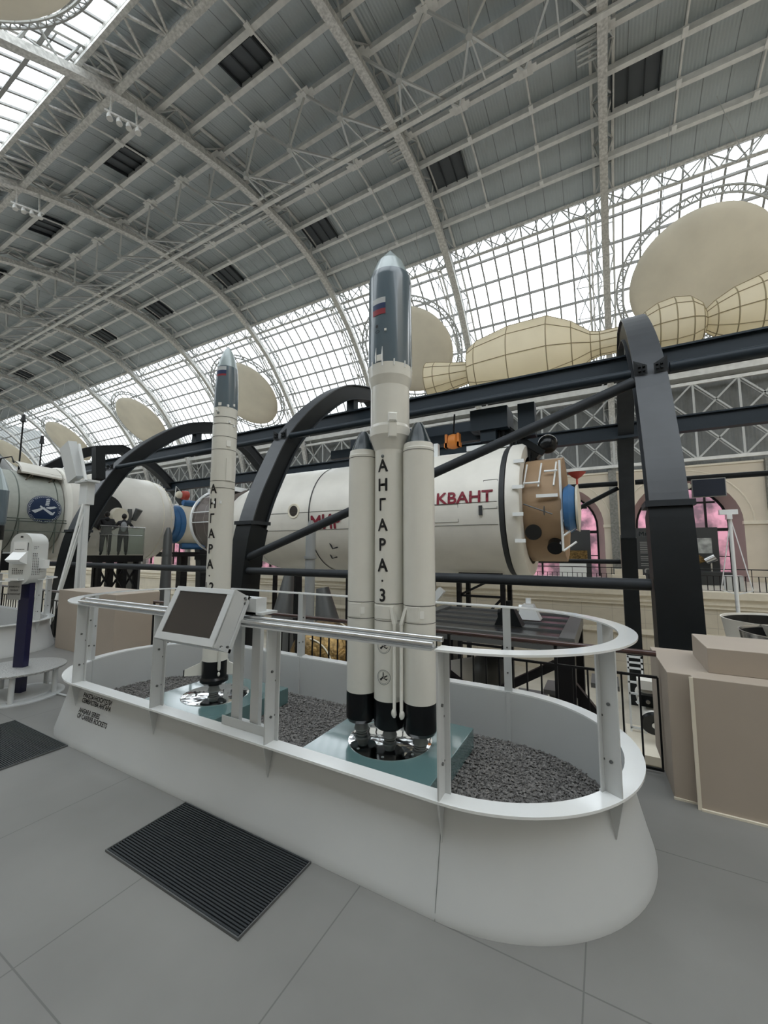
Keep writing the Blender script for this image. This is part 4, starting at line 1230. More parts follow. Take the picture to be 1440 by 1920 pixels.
# right white mast with stays
t = thing('guyed_mast', 'white antenna mast with stay rods right of the tall arch', 'mast', (1.62, 7.5, -4.5))
k = MB(); k.tube([(1.66, 7.5, -4.5), (1.62, 7.5, 2.2)], 0.024, 10); k.build('pole', 'white_top', t)
k = MB(); k.box(1.50, 1.71, 7.45, 7.53, 2.15, 2.22); k.box(1.58, 1.64, 7.44, 7.56, 2.08, 2.15); k.build('head', 'white_top', t)
k = MB()
for dx, dy in ((-0.18, 0), (0.17, 0), (0.02, 0.2)):
    k.bar((1.63, 7.5, 2.1), (1.64 + dx, 7.5 + dy, 1.06), 0.012, 0.012); k.bar((1.64 + dx, 7.5 + dy, 1.06), (1.64, 7.5, 1.0), 0.012, 0.012)
k.build('stay_rod', 'white_top', t)
k = MB(); k.box(4.9, 5.55, 24.2, 24.6, -0.14, 0.52)
tag(k.build('control_box', 'light_wall', None, origin=(5.2, 24.4, -0.14)), 'grey cabinet on the far gallery floor behind the white antenna mast', 'cabinet')
# bells (open cones)
def bell(cx, cy, r, zt, label, txt=None):
    t = thing('engine_bell', label, 'engine bell', (cx, cy, -1.2), 'pale open cones behind the beige block')
    k = MB(); k.lathe([(r * 0.35, -2.0), (r * 0.55, -1.3), (r * 0.85, -0.45), (r * 0.97, 0), (r * 0.985, 0.012), (r * 0.965, 0.012), (r * 0.955, -0.01)], (cx, cy, zt), 'z', 48, False)
    k.build('cone', 'silver' if txt else 'hull', t)
    k = MB(); k.lathe([(r * 0.955, -0.012), (r * 0.80, -0.5), (r * 0.4, -1.5), (0.0, -1.55)], (cx, cy, zt), 'z', 40, False); k.build('dark_inside', 'black_gloss', t)
    if txt:
        k = MB(); vs, fs = letter_fit(txt, 0.09, 0.0, 1.3); wrap_z(k, vs, fs, (cx, cy), r * 0.93, zt - 0.24, radians(-108)); k.build('lettering', 'letter', t)
    return t
bell(1.62, 5.6, 0.56, 0.90, 'rear pale open engine bell behind the beige block at right')
bell(1.52, 4.75, 0.50, 0.90, 'front silvery open engine bell with black letters behind the beige block', 'ДРУЖБА')

# =================================================================== VIEWING PLATFORM AND PEOPLE
t = thing('viewing_platform', 'black raised viewing platform with glass railing in front of the domed module', 'platform', (-17.7, 8.8, -4.5))
ax0, ax1, ay0, ay1, pz = -18.45, -17.0, 8.15, 9.87, 1.42
k = MB(); k.box(ax0, ax1, ay0, ay1, pz - 0.26, pz); k.build('deck', 'railing', t)
ys_ = [ay0 + 0.12, 8.7, 9.2, ay1 - 0.22]
for x in (ax1 - 0.12, ax0 + 0.12):
    for y in ys_:
        k = MB(); k.box(x - 0.08, x + 0.08, y - 0.07, y + 0.07, -4.5, pz - 0.26); k.build('leg', 'railing', t)
k = MB()
for a_, b_ in zip(ys_[:-1], ys_[1:]):
    for z0, z1 in ((0.9, 0.1), (0.1, -0.8), (-0.8, -1.7), (-1.7, -2.6)):
        k.bar((ax1 - 0.1, a_, z0), (ax1 - 0.1, b_, z1), 0.06, 0.06); k.bar((ax1 - 0.12, a_, z1), (ax1 - 0.12, b_, z0), 0.06, 0.06)
    k.bar((ax1 - 0.1, a_, 0.95), (ax1 - 0.1, b_, 0.95), 0.07, 0.07)
k.build('cross_bars', 'railing', t)
k = MB(); k.box(ax1 - 0.03, ax1 - 0.02, ay0 + 0.05, ay1, pz + 0.03, pz + 1.12); k.box(ax0, ax1 - 0.03, ay1 - 0.02, ay1 - 0.01, pz + 0.03, pz + 1.12); k.build('glass_panel', 'rail_glass', t)
k = MB(); k.tube([(ax1, ay0, pz + 1.16), (ax1, ay1, pz + 1.16), (ax0, ay1, pz + 1.16)], 0.018, 8); k.tube([(ax1, ay0, pz + 0.82), (ax1, ay1 - 0.1, pz + 0.82)], 0.014, 8)
k.tube([(ax1, 8.45, pz), (ax1, 8.45, pz + 0.82)], 0.014, 6); k.tube([(ax1, ay1, pz), (ax1, ay1, pz + 1.16)], 0.014, 6); k.build('handrail', 'silver', t)

def skin_obj(name, verts, edges, radii, m, parent=None, sub=2):
    me = bpy.data.meshes.new(name); L = Vector(parent['_o']) if parent is not None else Vector((0, 0, 0))
    me.from_pydata([tuple(Vector(v) - L) for v in verts], edges, [])
    ob = bpy.data.objects.new(name, me); col.objects.link(ob)
    me.materials.append(M[m])
    md = ob.modifiers.new('skin', 'SKIN'); md.use_smooth_shade = True
    for i, sv in enumerate(me.skin_vertices[0].data):
        r = radii[i]; sv.radius = r if isinstance(r, tuple) else (r, r); sv.use_root = (i == 0)
    sb = ob.modifiers.new('sub', 'SUBSURF'); sb.levels = sub; sb.render_levels = sub
    if parent is not None: ob.parent = parent
    return ob
def person(x, y, z, h, label, faceyaw=0.0, coat='jacket', bag=False, arm_up=True, wide=1.0):
    """seen from behind, facing +Y"""
    t = thing('person', label, 'person', (x, y, z))
    k = h / 1.75
    def p(a, b, c): 
        ca, sa = cos(faceyaw), sin(faceyaw)
        return (x + (a * ca - b * sa) * k, y + (a * sa + b * ca) * k, z + c * k)
    vs = [p(0, 0, 0.98), p(0, 0, 1.2), p(0, 0.0, 1.40), p(0, 0.01, 1.5), p(0, 0.02, 1.56)]
    ra_ = [(0.15 * wide, 0.11), (0.14 * wide, 0.11), (0.15 * wide, 0.10), 0.055, 0.06]
    es = [(0, 1), (1, 2), (2, 3), (3, 4)]
    for s in (-1, 1):
        b = len(vs)
        vs += [p(s * 0.10, 0, 0.88), p(s * 0.12, 0.01, 0.5), p(s * 0.13, 0, 0.09), p(s * 0.14, 0.13, 0.03)]
        ra_ += [0.10, 0.065, 0.045, 0.04]
        es += [(0, b), (b, b + 1), (b + 1, b + 2), (b + 2, b + 3)]
        b = len(vs)
        if arm_up and s == 1: el2, ha = p(s * 0.34, 0.15, 1.22), p(s * 0.20, 0.38, 1.42)
        elif arm_up: el2, ha = p(s * 0.30, 0.12, 1.17), p(s * 0.16, 0.36, 1.25)
        else: el2, ha = p(s * 0.30, 0.03, 1.12), p(s * 0.22, 0.26, 1.05)
        vs += [p(s * 0.19, 0, 1.40), el2, ha]; ra_ += [0.07 * wide, 0.05, 0.032]
        es += [(2, b), (b, b + 1), (b + 1, b + 2)]
    body = skin_obj('body', vs, es, ra_, coat, t)
    # head with face features turned away from the camera
    fwd = Vector((-sin(faceyaw), cos(faceyaw), 0)); sd = Vector((cos(faceyaw), sin(faceyaw), 0))
    q = MB(); c = Vector(p(0, 0.03, 1.655))
    q.ellipsoid(c, 0.085 * k, 0.088 * k, 0.115 * k, 16, 10)
    q.ellipsoid(c + fwd * 0.088 * k + Vector((0, 0, -0.01)), 0.016 * k, 0.016 * k, 0.02 * k, 8, 6)
    for s in (-1, 1): q.ellipsoid(c + sd * (s * 0.082 * k), 0.016 * k, 0.016 * k, 0.03 * k, 8, 6)
    q.build('head', 'skin', t)
    q = MB(); q.ellipsoid(c - fwd * 0.018 * k + Vector((0, 0, 0.02 * k)), 0.095 * k, 0.095 * k, 0.12 * k, 16, 10); q.build('hair', 'hair', t)
    for hnd in (vs[11], vs[18]):
        q = MB(); hv = Vector(hnd)
        q.ellipsoid(hv + fwd * 0.04 * k, 0.032 * k, 0.038 * k, 0.022 * k, 10, 6)
        for f_ in range(4):
            o_ = hv + sd * ((-0.025 + f_ * 0.017) * k)
            q.tube([o_ + fwd * 0.06 * k, o_ + fwd * 0.11 * k + Vector((0, 0, 0.01)), o_ + fwd * (0.125 + 0.006 * (f_ % 2)) * k + Vector((0, 0, -0.02 * k))], 0.008 * k, 6)
        q.tube([hv + sd * 0.03 * k + fwd * 0.02 * k, hv + sd * 0.05 * k + fwd * 0.07 * k], 0.009 * k, 6)
        q.build('hand', 'skin', t)
    q = skin_obj('trousers', [p(0, 0, 0.97), p(0.10, 0, 0.86), p(0.12, 0.01, 0.5), p(0.13, 0, 0.12), p(-0.10, 0, 0.86), p(-0.12, 0.01, 0.5), p(-0.13, 0, 0.12)],
                 [(0, 1), (1, 2), (2, 3), (0, 4), (4, 5), (5, 6)], [(0.165 * wide, 0.125), 0.115, 0.08, 0.07, 0.115, 0.08, 0.07], 'jeans', t)
    if bag:
        q = MB(); q.ellipsoid(p(0, -0.15, 1.22), 0.13 * k, 0.12 * k, 0.22 * k, 16, 10); q.build('backpack', 'bag', t)
    else:
        q = MB(); q.ellipsoid(p(0, -0.09, 1.47), 0.13 * k, 0.08 * k, 0.09 * k, 14, 8); q.build('hood', coat, t)
    return t
person(-17.35, 8.55, pz, 1.72, 'person in dark hooded jacket seen from behind on the viewing platform', 1.2, 'jacket', False, False, 1.45)
person(-17.35, 9.2, pz, 1.68, 'dark-haired person with grey backpack raising both hands on the viewing platform', 1.1, 'jacket', True, True, 0.95)

# =================================================================== FLOODLIGHT MAST (left)
t = thing('floodlight_mast', 'tall pale grey mast with tilted lamp boxes behind the left planter end', 'mast', (-13.4, 6.0, -4.5))
k = MB(); k.bar((-13.55, 6.0, -4.5), (-13.45, 6.0, 3.1), 0.16, 0.14, (0, 1, 0)); k.build('column', 'light_wall', t)
k = MB(); k.bar((-12.98, 5.95, -4.5), (-13.22, 5.95, 3.1), 0.10, 0.10, (0, 1, 0)); k.build('column', 'light_wall', t)
k = MB(); k.box(-13.56, -13.12, 5.88, 6.08, 2.95, 3.6); k.box(-13.7, -12.95, 5.8, 6.12, 3.6, 3.66); k.build('cap_box', 'light_wall', t)
k = MB(); k.bar((-13.75, 5.85, 3.72), (-14.05, 5.7, 4.78), 0.62, 0.22, (0, 1, 0.25)); k.build('lamp_box', 'light_wall', t)
k = MB(); k.bar((-13.1, 6.15, 3.72), (-13.25, 6.15, 4.7), 0.26, 0.25, (0, 1, 0.2)); k.build('lamp_box', 'arch_dark', t)
k = MB(); k.bar((-12.95, 5.75, 3.62), (-13.5, 5.75, 4.75), 0.06, 0.06); k.build('strut', 'white_top', t)
k = MB(); k.bar((-13.2, 5.95, 2.9), (-14.75, 5.9, -0.6), 0.06, 0.06); k.bar((-13.1, 5.8, 2.95), (-13.75, 5.4, -0.9), 0.05, 0.05); k.build('stay_rod', 'white_top', t)

# =================================================================== LOWER HALL THINGS
t = thing('black_platform', 'black framed display platform below the railing behind the larger rocket', 'platform', (-1.6, 8, -4.5))
z = 0.3
k = MB(); k.box(-3.4, -0.56, 6.75, 9.3, z - 0.1, z - 0.03); k.build('top', mat('platform_top', (0.035, 0.035, 0.037), 0.25), t)
k = MB()
for y in (6.75, 9.3): k.box(-3.5, -0.5, y - 0.06, y + 0.06, z - 0.2, z)
for x in (-0.56, -3.4): k.box(x - 0.11, x + 0.11, 6.7, 9.36, z - 0.2, z + 0.01)
for y in (7.4, 8.0, 8.6): k.box(-3.4, -0.56, y - 0.015, y + 0.015, z - 0.05, z)
k.build('frame', 'dim_steel', t)
for x, y in ((-0.6, 6.85), (-0.6, 9.2), (-3.3, 6.85), (-3.3, 9.2)):
    k = MB(); k.box(x - 0.14, x + 0.14, y - 0.14, y + 0.14, -4.5, z - 0.2); k.build('leg', 'railing', t)
k = MB()
for z0, z1 in ((-0.1, -1.6), (-1.6, -3.2)): k.bar((-0.7, 6.85, z0), (-3.2, 6.85, z1), 0.12, 0.12); k.bar((-3.2, 6.87, z0), (-0.7, 6.87, z1), 0.12, 0.12)
k.bar((0.2, 6.9, -1.3), (-0.6, 6.9, -0.3), 0.12, 0.12)
k.build('cross_bars', 'railing', t)
for i, (x, y, s, m_, lb_) in enumerate(((-1.55, 7.35, 0.85, 'arch_dark', 'small black bracket device on the near side of the black platform'), (-1.35, 8.2, 0.8, 'white_top', 'small white and black bracket device on the far side of the black platform'))):
    k = MB(); k.add([(x - 0.28 * s, y, z), (x + 0.28 * s, y, z), (x + 0.12 * s, y, z + 0.36 * s), (x - 0.12 * s, y, z + 0.36 * s), (x - 0.28 * s, y + 0.3, z), (x + 0.28 * s, y + 0.3, z), (x + 0.12 * s, y + 0.2, z + 0.36 * s), (x - 0.12 * s, y + 0.2, z + 0.36 * s)],
                    [(0, 1, 2, 3), (4, 7, 6, 5), (0, 4, 5, 1), (1, 5, 6, 2), (2, 6, 7, 3), (3, 7, 4, 0)])
    k.tube([(x - 0.22 * s, y + 0.1, z + 0.2), (x - 0.1 * s, y + 0.1, z + 0.2)], 0.07, 10); k.tube([(x, y + 0.1, z + 0.3), (x, y + 0.1, z + 0.5 * s)], 0.05, 8)
    tag(k.build('bracket_device', m_, None, origin=(x, y, z)), lb_, 'device')
# brass capsule
t = thing('landing_capsule', 'round brown capsule with cracked golden skin below the larger rocket', 'capsule', (-4.35, 5.9, -4.5))
k = MB(); k.ellipsoid((-4.35, 5.9, -0.35), 0.72, 0.72, 0.75, 32, 20); k.build('shell', 'gold', t)
k = MB()
for rr in (0.74, 0.5, 0.28):
    k.tube([(-4.35 + 0.72 * sin(a_) * (rr / 0.74), 5.9 - 0.72 * sqrt(max(0, 1 - (rr / 0.74) ** 2)) - 0.02, -0.35 + 0.75 * cos(a_) * (rr / 0.74)) for a_ in [q * pi / 20 for q in range(21)]], 0.012, 6)
k.build_each('pale_stripe', 'hull_cream', t)
k = MB(); k.box(-4.8, -3.9, 5.5, 6.3, -4.5, -1.0); k.build('plinth', 'board', t)
# satellites
def satellite(x, y, z, label):
    t = thing('satellite', label, 'satellite', (x, y, -4.5))
    k = MB(); k.tube([(x - 0.9, y, z), (x + 0.5, y + 0.2, z + 0.35)], 0.42, 16); k.build('body', 'hull', t)
    k = MB(); k.ellipsoid((x + 0.75, y + 0.2, z + 0.42), 0.45, 0.5, 0.5); k.build('dark_nose', 'dim_steel', t)
    k = MB(); k.tube([(x - 0.5, y, -4.5), (x - 0.5, y, z - 0.3)], 0.06, 8); k.build('stand', 'railing', t)
    return t
satellite(-2.9, 8.3, -1.35, 'white satellite body lying under the black platform')
t = thing('probe_model', 'white ladder-framed probe with black round lens beside the beige block', 'probe', (0.25, 5.2, -0.34))
k = MB()
for x in (0.17, 0.30): k.bar((x, 5.3, -0.34), (x, 5.3, 0.46), 0.02, 0.02, (1, 0, 0))
for z in (0.45, 0.39, 0.33, 0.18, 0.06, -0.3): k.bar((0.165, 5.3, z), (0.31, 5.3, z), 0.02, 0.02)
k.bar((0.23, 5.2, 0.0), (0.52, 5.1, 0.2), 0.03, 0.03)
k.build('frame', 'white_top', t)
k = MB(); k.tube([(0.37, 5.05, -0.12), (0.33, 5.45, 0.05)], 0.105, 20); k.ellipsoid((0.33, 5.2, 0.12), 0.09, 0.08, 0.09); k.box(0.24, 0.40, 5.1, 5.25, 0.17, 0.26); k.build('body', 'hull', t)
k = MB(); k.tube([(0.374, 5.01, -0.137), (0.37, 5.05, -0.12)], 0.125, 24); k.box(0.25, 0.38, 5.04, 5.2, 0.02, 0.13); k.build('lens_plate', 'black_gloss', t)
k = MB(); k.tube([(0.3745, 5.0, -0.14), (0.374, 5.012, -0.136)], 0.035, 16); k.tube([(0.32, 5.02, 0.075), (0.32, 5.045, 0.075)], 0.02, 12); k.build_each('lens', 'silver', t)
k = MB(); k.box(0.12, 1.2, 4.75, 5.5, -0.42, -0.34); k.box(0.14, 1.2, 4.8, 5.45, -4.5, -0.42)
tag(k.build('coped_pedestal', 'cornice', None, origin=(0.6, 5.1, -4.5)), 'pale coped pedestal under the white probe beside the beige block', 'pedestal')
for i, (x, w_) in enumerate(((-2.0, 0.5), (-1.3, 0.4), (-0.3, 0.35))):
    k = MB(); k.box(x, x + w_, 10.5, 11.0, -4.5, -2.0 + 0.3 * i); k.box(x - 0.1, x + w_ + 0.1, 10.3, 11.1, -2.0 + 0.3 * i, -1.9 + 0.3 * i)
    tag(k.build('display_table', 'dim_steel', None, origin=(x, 10.7, -4.5)), ['left', 'middle', 'right'][i] + ' grey display table down in the lower hall', 'table')

# =================================================================== NEAR GALLERY RAILINGS, BLOCKS
railing(-5.93, 0.30, 3.65, 0.0, 0.848, 0.115, 'black baluster railing with dark red wooden handrail behind the white planter', pw=0.013)
railing(-16.0, -8.25, 3.65, 0.0, 0.848, 0.115, 'black baluster railing at left between the two white planters', pw=0.013)
t = thing('stone_block', 'stepped beige block at the right edge beside the white planter', 'block', (1.6, 3.6, 0))
k = MB(); k.add([(0.329, 3.35, 0), (0.457, 3.34, 0), (0.457, 3.285, 0), (3.2, 3.285, 0), (3.2, 4.15, 0), (0.30, 4.15, 0), (0.318, 3.66, 0)] +
                [(0.329, 3.35, .80), (0.457, 3.34, .80), (0.457, 3.285, .80), (3.2, 3.285, .80), (3.2, 4.15, .80), (0.30, 4.15, .80), (0.318, 3.66, .80)],
                [(6, 5, 4, 3, 2, 1, 0), tuple(range(7, 14))] + [(i, (i + 1) % 7, (i + 1) % 7 + 7, i + 7) for i in range(7)])
k.build('lower_block', 'block', t, 0.004)
k = MB(); k.box(0.572, 3.2, 3.458, 4.0, 0.80, 0.962); k.build('upper_block', 'block', t, 0.004)
k = MB(); k.box(0.325, 0.46, 3.335, 3.35, 0, 0.012); k.box(0.457, 3.2, 3.27, 3.285, 0, 0.012); k.box(0.44, 0.46, 3.278, 3.29, 0, 0.8); k.build('joint_strip', 'cornice', t)
t = thing('stone_block', 'beige block standing behind the left end of the white planter', 'block', (-7.1, 3.6, 0))
k = MB(); k.box(-8.1, -6.36, 3.33, 4.0, 0, 0.95); k.build('block_body', 'block', t, 0.005)

# floor mats
def floor_mat(x0, x1, y0, y1, label):
    t = thing('grating_mat', label, 'mat', ((x0 + x1) / 2, (y0 + y1) / 2, 0), 'ribbed entrance mats in the floor')
    k = MB(); k.box(x0, x1, y0, y1, 0.0005, 0.003); k.build('tray', 'mat_base', t)
    k = MB(); n = 32
    for i in range(n):
        y = y0 + (y1 - y0) * (i + 0.5) / n; k.box(x0 + 0.004, x1 - 0.004, y - 0.0042, y + 0.0042, 0.003, 0.011)
    b = k.build('ribs', 'mat_bar', t)
    k = MB(); k.box(x0 - 0.006, x0, y0 - 0.006, y1, 0, 0.012); k.box(x1, x1 + 0.006, y0 - 0.006, y1, 0, 0.012); k.box(x0, x1, y0 - 0.006, y0, 0, 0.012); k.build('edge_frame', 'dim_steel', t)
floor_mat(-2.405, -1.402, 1.30, 1.765, 'black ribbed floor mat in front of the middle of the white planter')
floor_mat(-4.94, -3.945, 1.345, 1.768, 'black ribbed floor mat at the left corner of the planter')

# =================================================================== PLANTER
CX0, CX1, CY, RR = -4.03, -0.72, 2.66, 0.86
def stad(r, z, n=44):
    out = []
    for q in range(n + 1):
        a_ = -pi / 2 + pi * q / n; out.append((CX1 + r * cos(a_), CY + r * sin(a_), z))
    for q in range(n + 1):
        a_ = pi / 2 + pi * q / n; out.append((CX0 + r * cos(a_), CY + r * sin(a_), z))
    return out
ZR = 0.475; ZH = 1.145
def planter(label):
    t = thing('planter', label, 'planter', (-2.375, CY, 0))
    k = MB(); k.loft([stad(0.887, 0), stad(0.887, 0.016), stad(0.878, 0.05), stad(0.855, 0.13), stad(0.831, 0.22), stad(0.808, 0.31), stad(0.789, 0.40), stad(0.779, ZR - 0.012), stad(0.765, ZR - 0.012), stad(0.765, 0.02)], True)
    k.build('wall', 'white', t)
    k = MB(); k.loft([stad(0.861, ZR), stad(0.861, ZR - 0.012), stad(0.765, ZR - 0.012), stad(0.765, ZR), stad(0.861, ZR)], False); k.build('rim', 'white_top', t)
    k = MB()
    for x in (CX1,):
        k.bar((x, CY - 0.8875, 0.0), (x, CY - 0.8785, 0.05), 0.0025, 0.002, (1, 0, 0)); k.bar((x, CY - 0.8785, 0.05), (x, CY - 0.8085, 0.31), 0.0025, 0.002, (1, 0, 0)); k.bar((x, CY - 0.8085, 0.31), (x, CY - 0.7795, 0.46), 0.0025, 0.002, (1, 0, 0))
    k.build('seam', 'nozzle', t)
    # posts
    spots = [(x, CY - 0.815, 0, -1) for x in (-4.03, -2.915, -1.79, -0.71)] + [(x, CY + 0.815, 0, 1) for x in (-4.03, -2.93, -1.82, -0.735)]
    for s, cx in ((1, CX1), (-1, CX0)):
        for a_ in (-30, 30):
            a2 = radians(a_); spots.append((cx + s * 0.815 * cos(a2), CY + 0.815 * sin(a2), s * cos(a2), sin(a2)))
    for i, (x, y, nx, ny) in enumerate(spots):
        n_ = Vector((nx, ny, 0)).normalized(); tg = Vector((-n_.y, n_.x, 0))
        k = MB(); c = Vector((x, y, 0))
        zt = ZH - 0.006
        k.bar(c + Vector((0, 0, ZR)), c + Vector((0, 0, zt)), 0.010, 0.085, tuple(n_)) if False else None
        def blade(o, w, th_, dirv, z0, z1):
            a = o - dirv * (w / 2); b = o + dirv * (w / 2); pp = Vector((-dirv.y, dirv.x, 0)) * (th_ / 2)
            k.add([a - pp + Vector((0, 0, z0)), b - pp + Vector((0, 0, z0)), b + pp + Vector((0, 0, z0)), a + pp + Vector((0, 0, z0)),
                   a - pp + Vector((0, 0, z1)), b - pp + Vector((0, 0, z1)), b + pp + Vector((0, 0, z1)), a + pp + Vector((0, 0, z1))],
                  [(0, 3, 2, 1), (4, 5, 6, 7), (0, 1, 5, 4), (1, 2, 6, 5), (2, 3, 7, 6), (3, 0, 4, 7)])
        blade(c, 0.084, 0.009, n_, ZR - 0.01, zt)
        blade(c - n_ * 0.040, 0.062, 0.008, tg, ZR - 0.01, zt)
        # inner strip down to gravel and outer fin under the rim
        blade(c - n_ * 0.052, 0.03, 0.02, tg, 0.08, ZR)
        o = c + n_ * 0.046; w_ = tg * 0.005; i_ = c - n_ * 0.033
        k.add([o - w_ + Vector((0, 0, ZR - 0.012)), o + w_ + Vector((0, 0, ZR - 0.012)), i_ + w_ + Vector((0, 0, ZR - 0.012)), i_ - w_ + Vector((0, 0, ZR - 0.012)),
               c - w_ * 0.4 + n_ * 0.004 + Vector((0, 0, 0.28)), c + w_ * 0.4 + n_ * 0.004 + Vector((0, 0, 0.28))], [(0, 1, 2, 3), (0, 4, 5, 1), (1, 5, 2), (0, 3, 4), (2, 5, 4, 3)])
        pobj = k.build('post', 'white', t)
        b = MB()
        for zz in (0.62, 0.82): b.tube([c - n_ * 0.045 + Vector((0, 0, zz)) - n_ * 0.006, c - n_ * 0.03 + Vector((0, 0, zz))], 0.007, 8)
        b.tube([c - tg * 0.012 + Vector((0, 0, 0.62)), c + tg * 0.012 + Vector((0, 0, 0.62))], 0.008, 8); b.tube([c - tg * 0.012 + Vector((0, 0, 0.88)), c + tg * 0.012 + Vector((0, 0, 0.88))], 0.008, 8)
        b.build_each('bolt', 'dim_steel', pobj)
    # ring handrail: flat band round ends and back, open in front
    def band(r, z):
        P = [p for p in stad(r, z)]
        n = 45
        right = P[:n]; left = P[n:]
        return right + left
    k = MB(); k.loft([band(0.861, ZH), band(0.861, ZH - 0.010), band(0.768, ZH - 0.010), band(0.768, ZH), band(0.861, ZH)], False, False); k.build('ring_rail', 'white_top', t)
    # front rail: flat bar with two round tubes
    k = MB(); k.box(CX0, CX1 - 0.02, CY - 0.861, CY - 0.79, ZH - 0.012, ZH - 0.002); k.box(CX0, CX1 - 0.02, CY - 0.832, CY - 0.824, ZH, ZH + 0.03); k.build('front_bar', 'white', t)
    k = MB(); k.tube([(CX0 + 0.01, CY - 0.852, ZH + 0.018), (CX1 - 0.01, CY - 0.852, ZH + 0.018)], 0.013, 12); k.build('rail_tube', 'silver', t)
    k = MB(); k.tube([(CX0 + 0.01, CY - 0.80, ZH + 0.036), (CX1 + 0.02, CY - 0.80, ZH + 0.036)], 0.013, 12); k.build('rail_tube', 'silver', t)
    return t
pl = planter('long white oval planter with tube railing holding the two rockets')
def gravel_obj(label):
    k = MB(); k.loft([stad(0.764, 0.02), stad(0.764, 0.085)], False)
    top = stad(0.764, 0.085); k.add(top, [tuple(range(len(top)))])
    rnd = random.Random(3)
    def stone(x, y, z, s):
        a = rnd.random() * 6.28; c_, s_ = cos(a), sin(a); vs = []
        sx, sy, sz = s * (0.7 + rnd.random() * 0.9), s * (0.6 + rnd.random() * 0.5), s * (0.45 + rnd.random() * 0.4)
        for (u, v, w) in ((1, 0, 0), (-1, 0, 0), (0, 1, 0), (0, -1, 0), (0, 0, 1), (0, 0, -1)):
            u *= sx * (0.8 + rnd.random() * 0.4); v *= sy * (0.8 + rnd.random() * 0.4); w *= sz
            vs.append((x + u * c_ - v * s_, y + u * s_ + v * c_, z + w + u * 0.2))
        k.add(vs, [(0, 2, 4), (2, 1, 4), (1, 3, 4), (3, 0, 4), (2, 0, 5), (1, 2, 5), (3, 1, 5), (0, 3, 5)])
    step = 0.0175
    x = CX0 - 0.75
    while x < CX1 + 0.75:
        y = CY - 0.75
        while y < CY + 0.75:
            xx, yy = x + (rnd.random() - 0.5) * 0.015, y + (rnd.random() - 0.5) * 0.015
            cx = min(max(xx, CX0), CX1)
            if (xx - cx) ** 2 + (yy - CY) ** 2 < 0.748 ** 2 and not (-1.86 < xx < -1.0 and 2.25 < yy < 3.1) and not (-3.72 < xx < -2.86 and 2.25 < yy < 3.1):
                stone(xx, yy, 0.088 + rnd.random() * 0.014, 0.0118)
            y += step
        x += step
    return k
g = gravel_obj('').build('gravel_bed', 'gravel', None, origin=(-2.375, CY, 0.02))
tag(g, 'dark grey gravel filling the white planter under the rockets', 'gravel', None, 'stuff')
# lettering on the planter wall
k = MB()
def wall_y(z):
    pts_ = [(0.05, 0.878), (0.13, 0.855), (0.22, 0.831), (0.31, 0.808), (0.40, 0.789), (0.463, 0.779)]
    for (z0, r0), (z1, r1) in zip(pts_[:-1], pts_[1:]):
        if z <= z1: return CY - (r0 + (r1 - r0) * (z - z0) / (z1 - z0)) - 0.0015
    return CY - 0.7805
for s, z, sz in (('РАКЕТЫ-НОСИТЕЛИ', 0.362, 0.040), ('СЕМЕЙСТВА АНГАРА', 0.322, 0.040), ('ANGARA SERIES', 0.248, 0.040), ('OF CARRIER ROCKETS', 0.208, 0.040)):
    vs, fs = text2d(s, sz * 1.22, 0.0004, 'LEFT', 1.0, 0.92)
    vs, fs = fatten(vs, fs, 0.0008)
    k.add([(-3.955 + x, wall_y(z + y), z + y) for x, y in vs], fs)
    if s in ('СЕМЕЙСТВА АНГАРА', 'OF CARRIER ROCKETS'): k.build('lettering', 'letter', pl); k = MB()
# second planter, left
pl2 = thing('planter', 'white oval planter at the left edge beyond the dispenser stand', 'planter', Vector(pl.location) + Vector((-8.1, 0, 0)))
for c in kids(pl):
    if c.name.startswith('lettering'): continue
    d = c.copy(); col.objects.link(d); d.parent = pl2
    for e in kids(c):
        f_ = e.copy(); col.objects.link(f_); f_.parent = d
k = MB(); k.loft([stad(0.764, 0.02), stad(0.764, 0.09)], False); tp = stad(0.764, 0.09); k.add(tp, [tuple(range(len(tp)))])
k.v = [(x - 8.1, y, z) for x, y, z in k.v]
tag(k.build('gravel_bed', 'gravel', None, origin=(-10.475, CY, 0.02)), 'grey gravel inside the left edge planter', 'gravel', None, 'stuff')

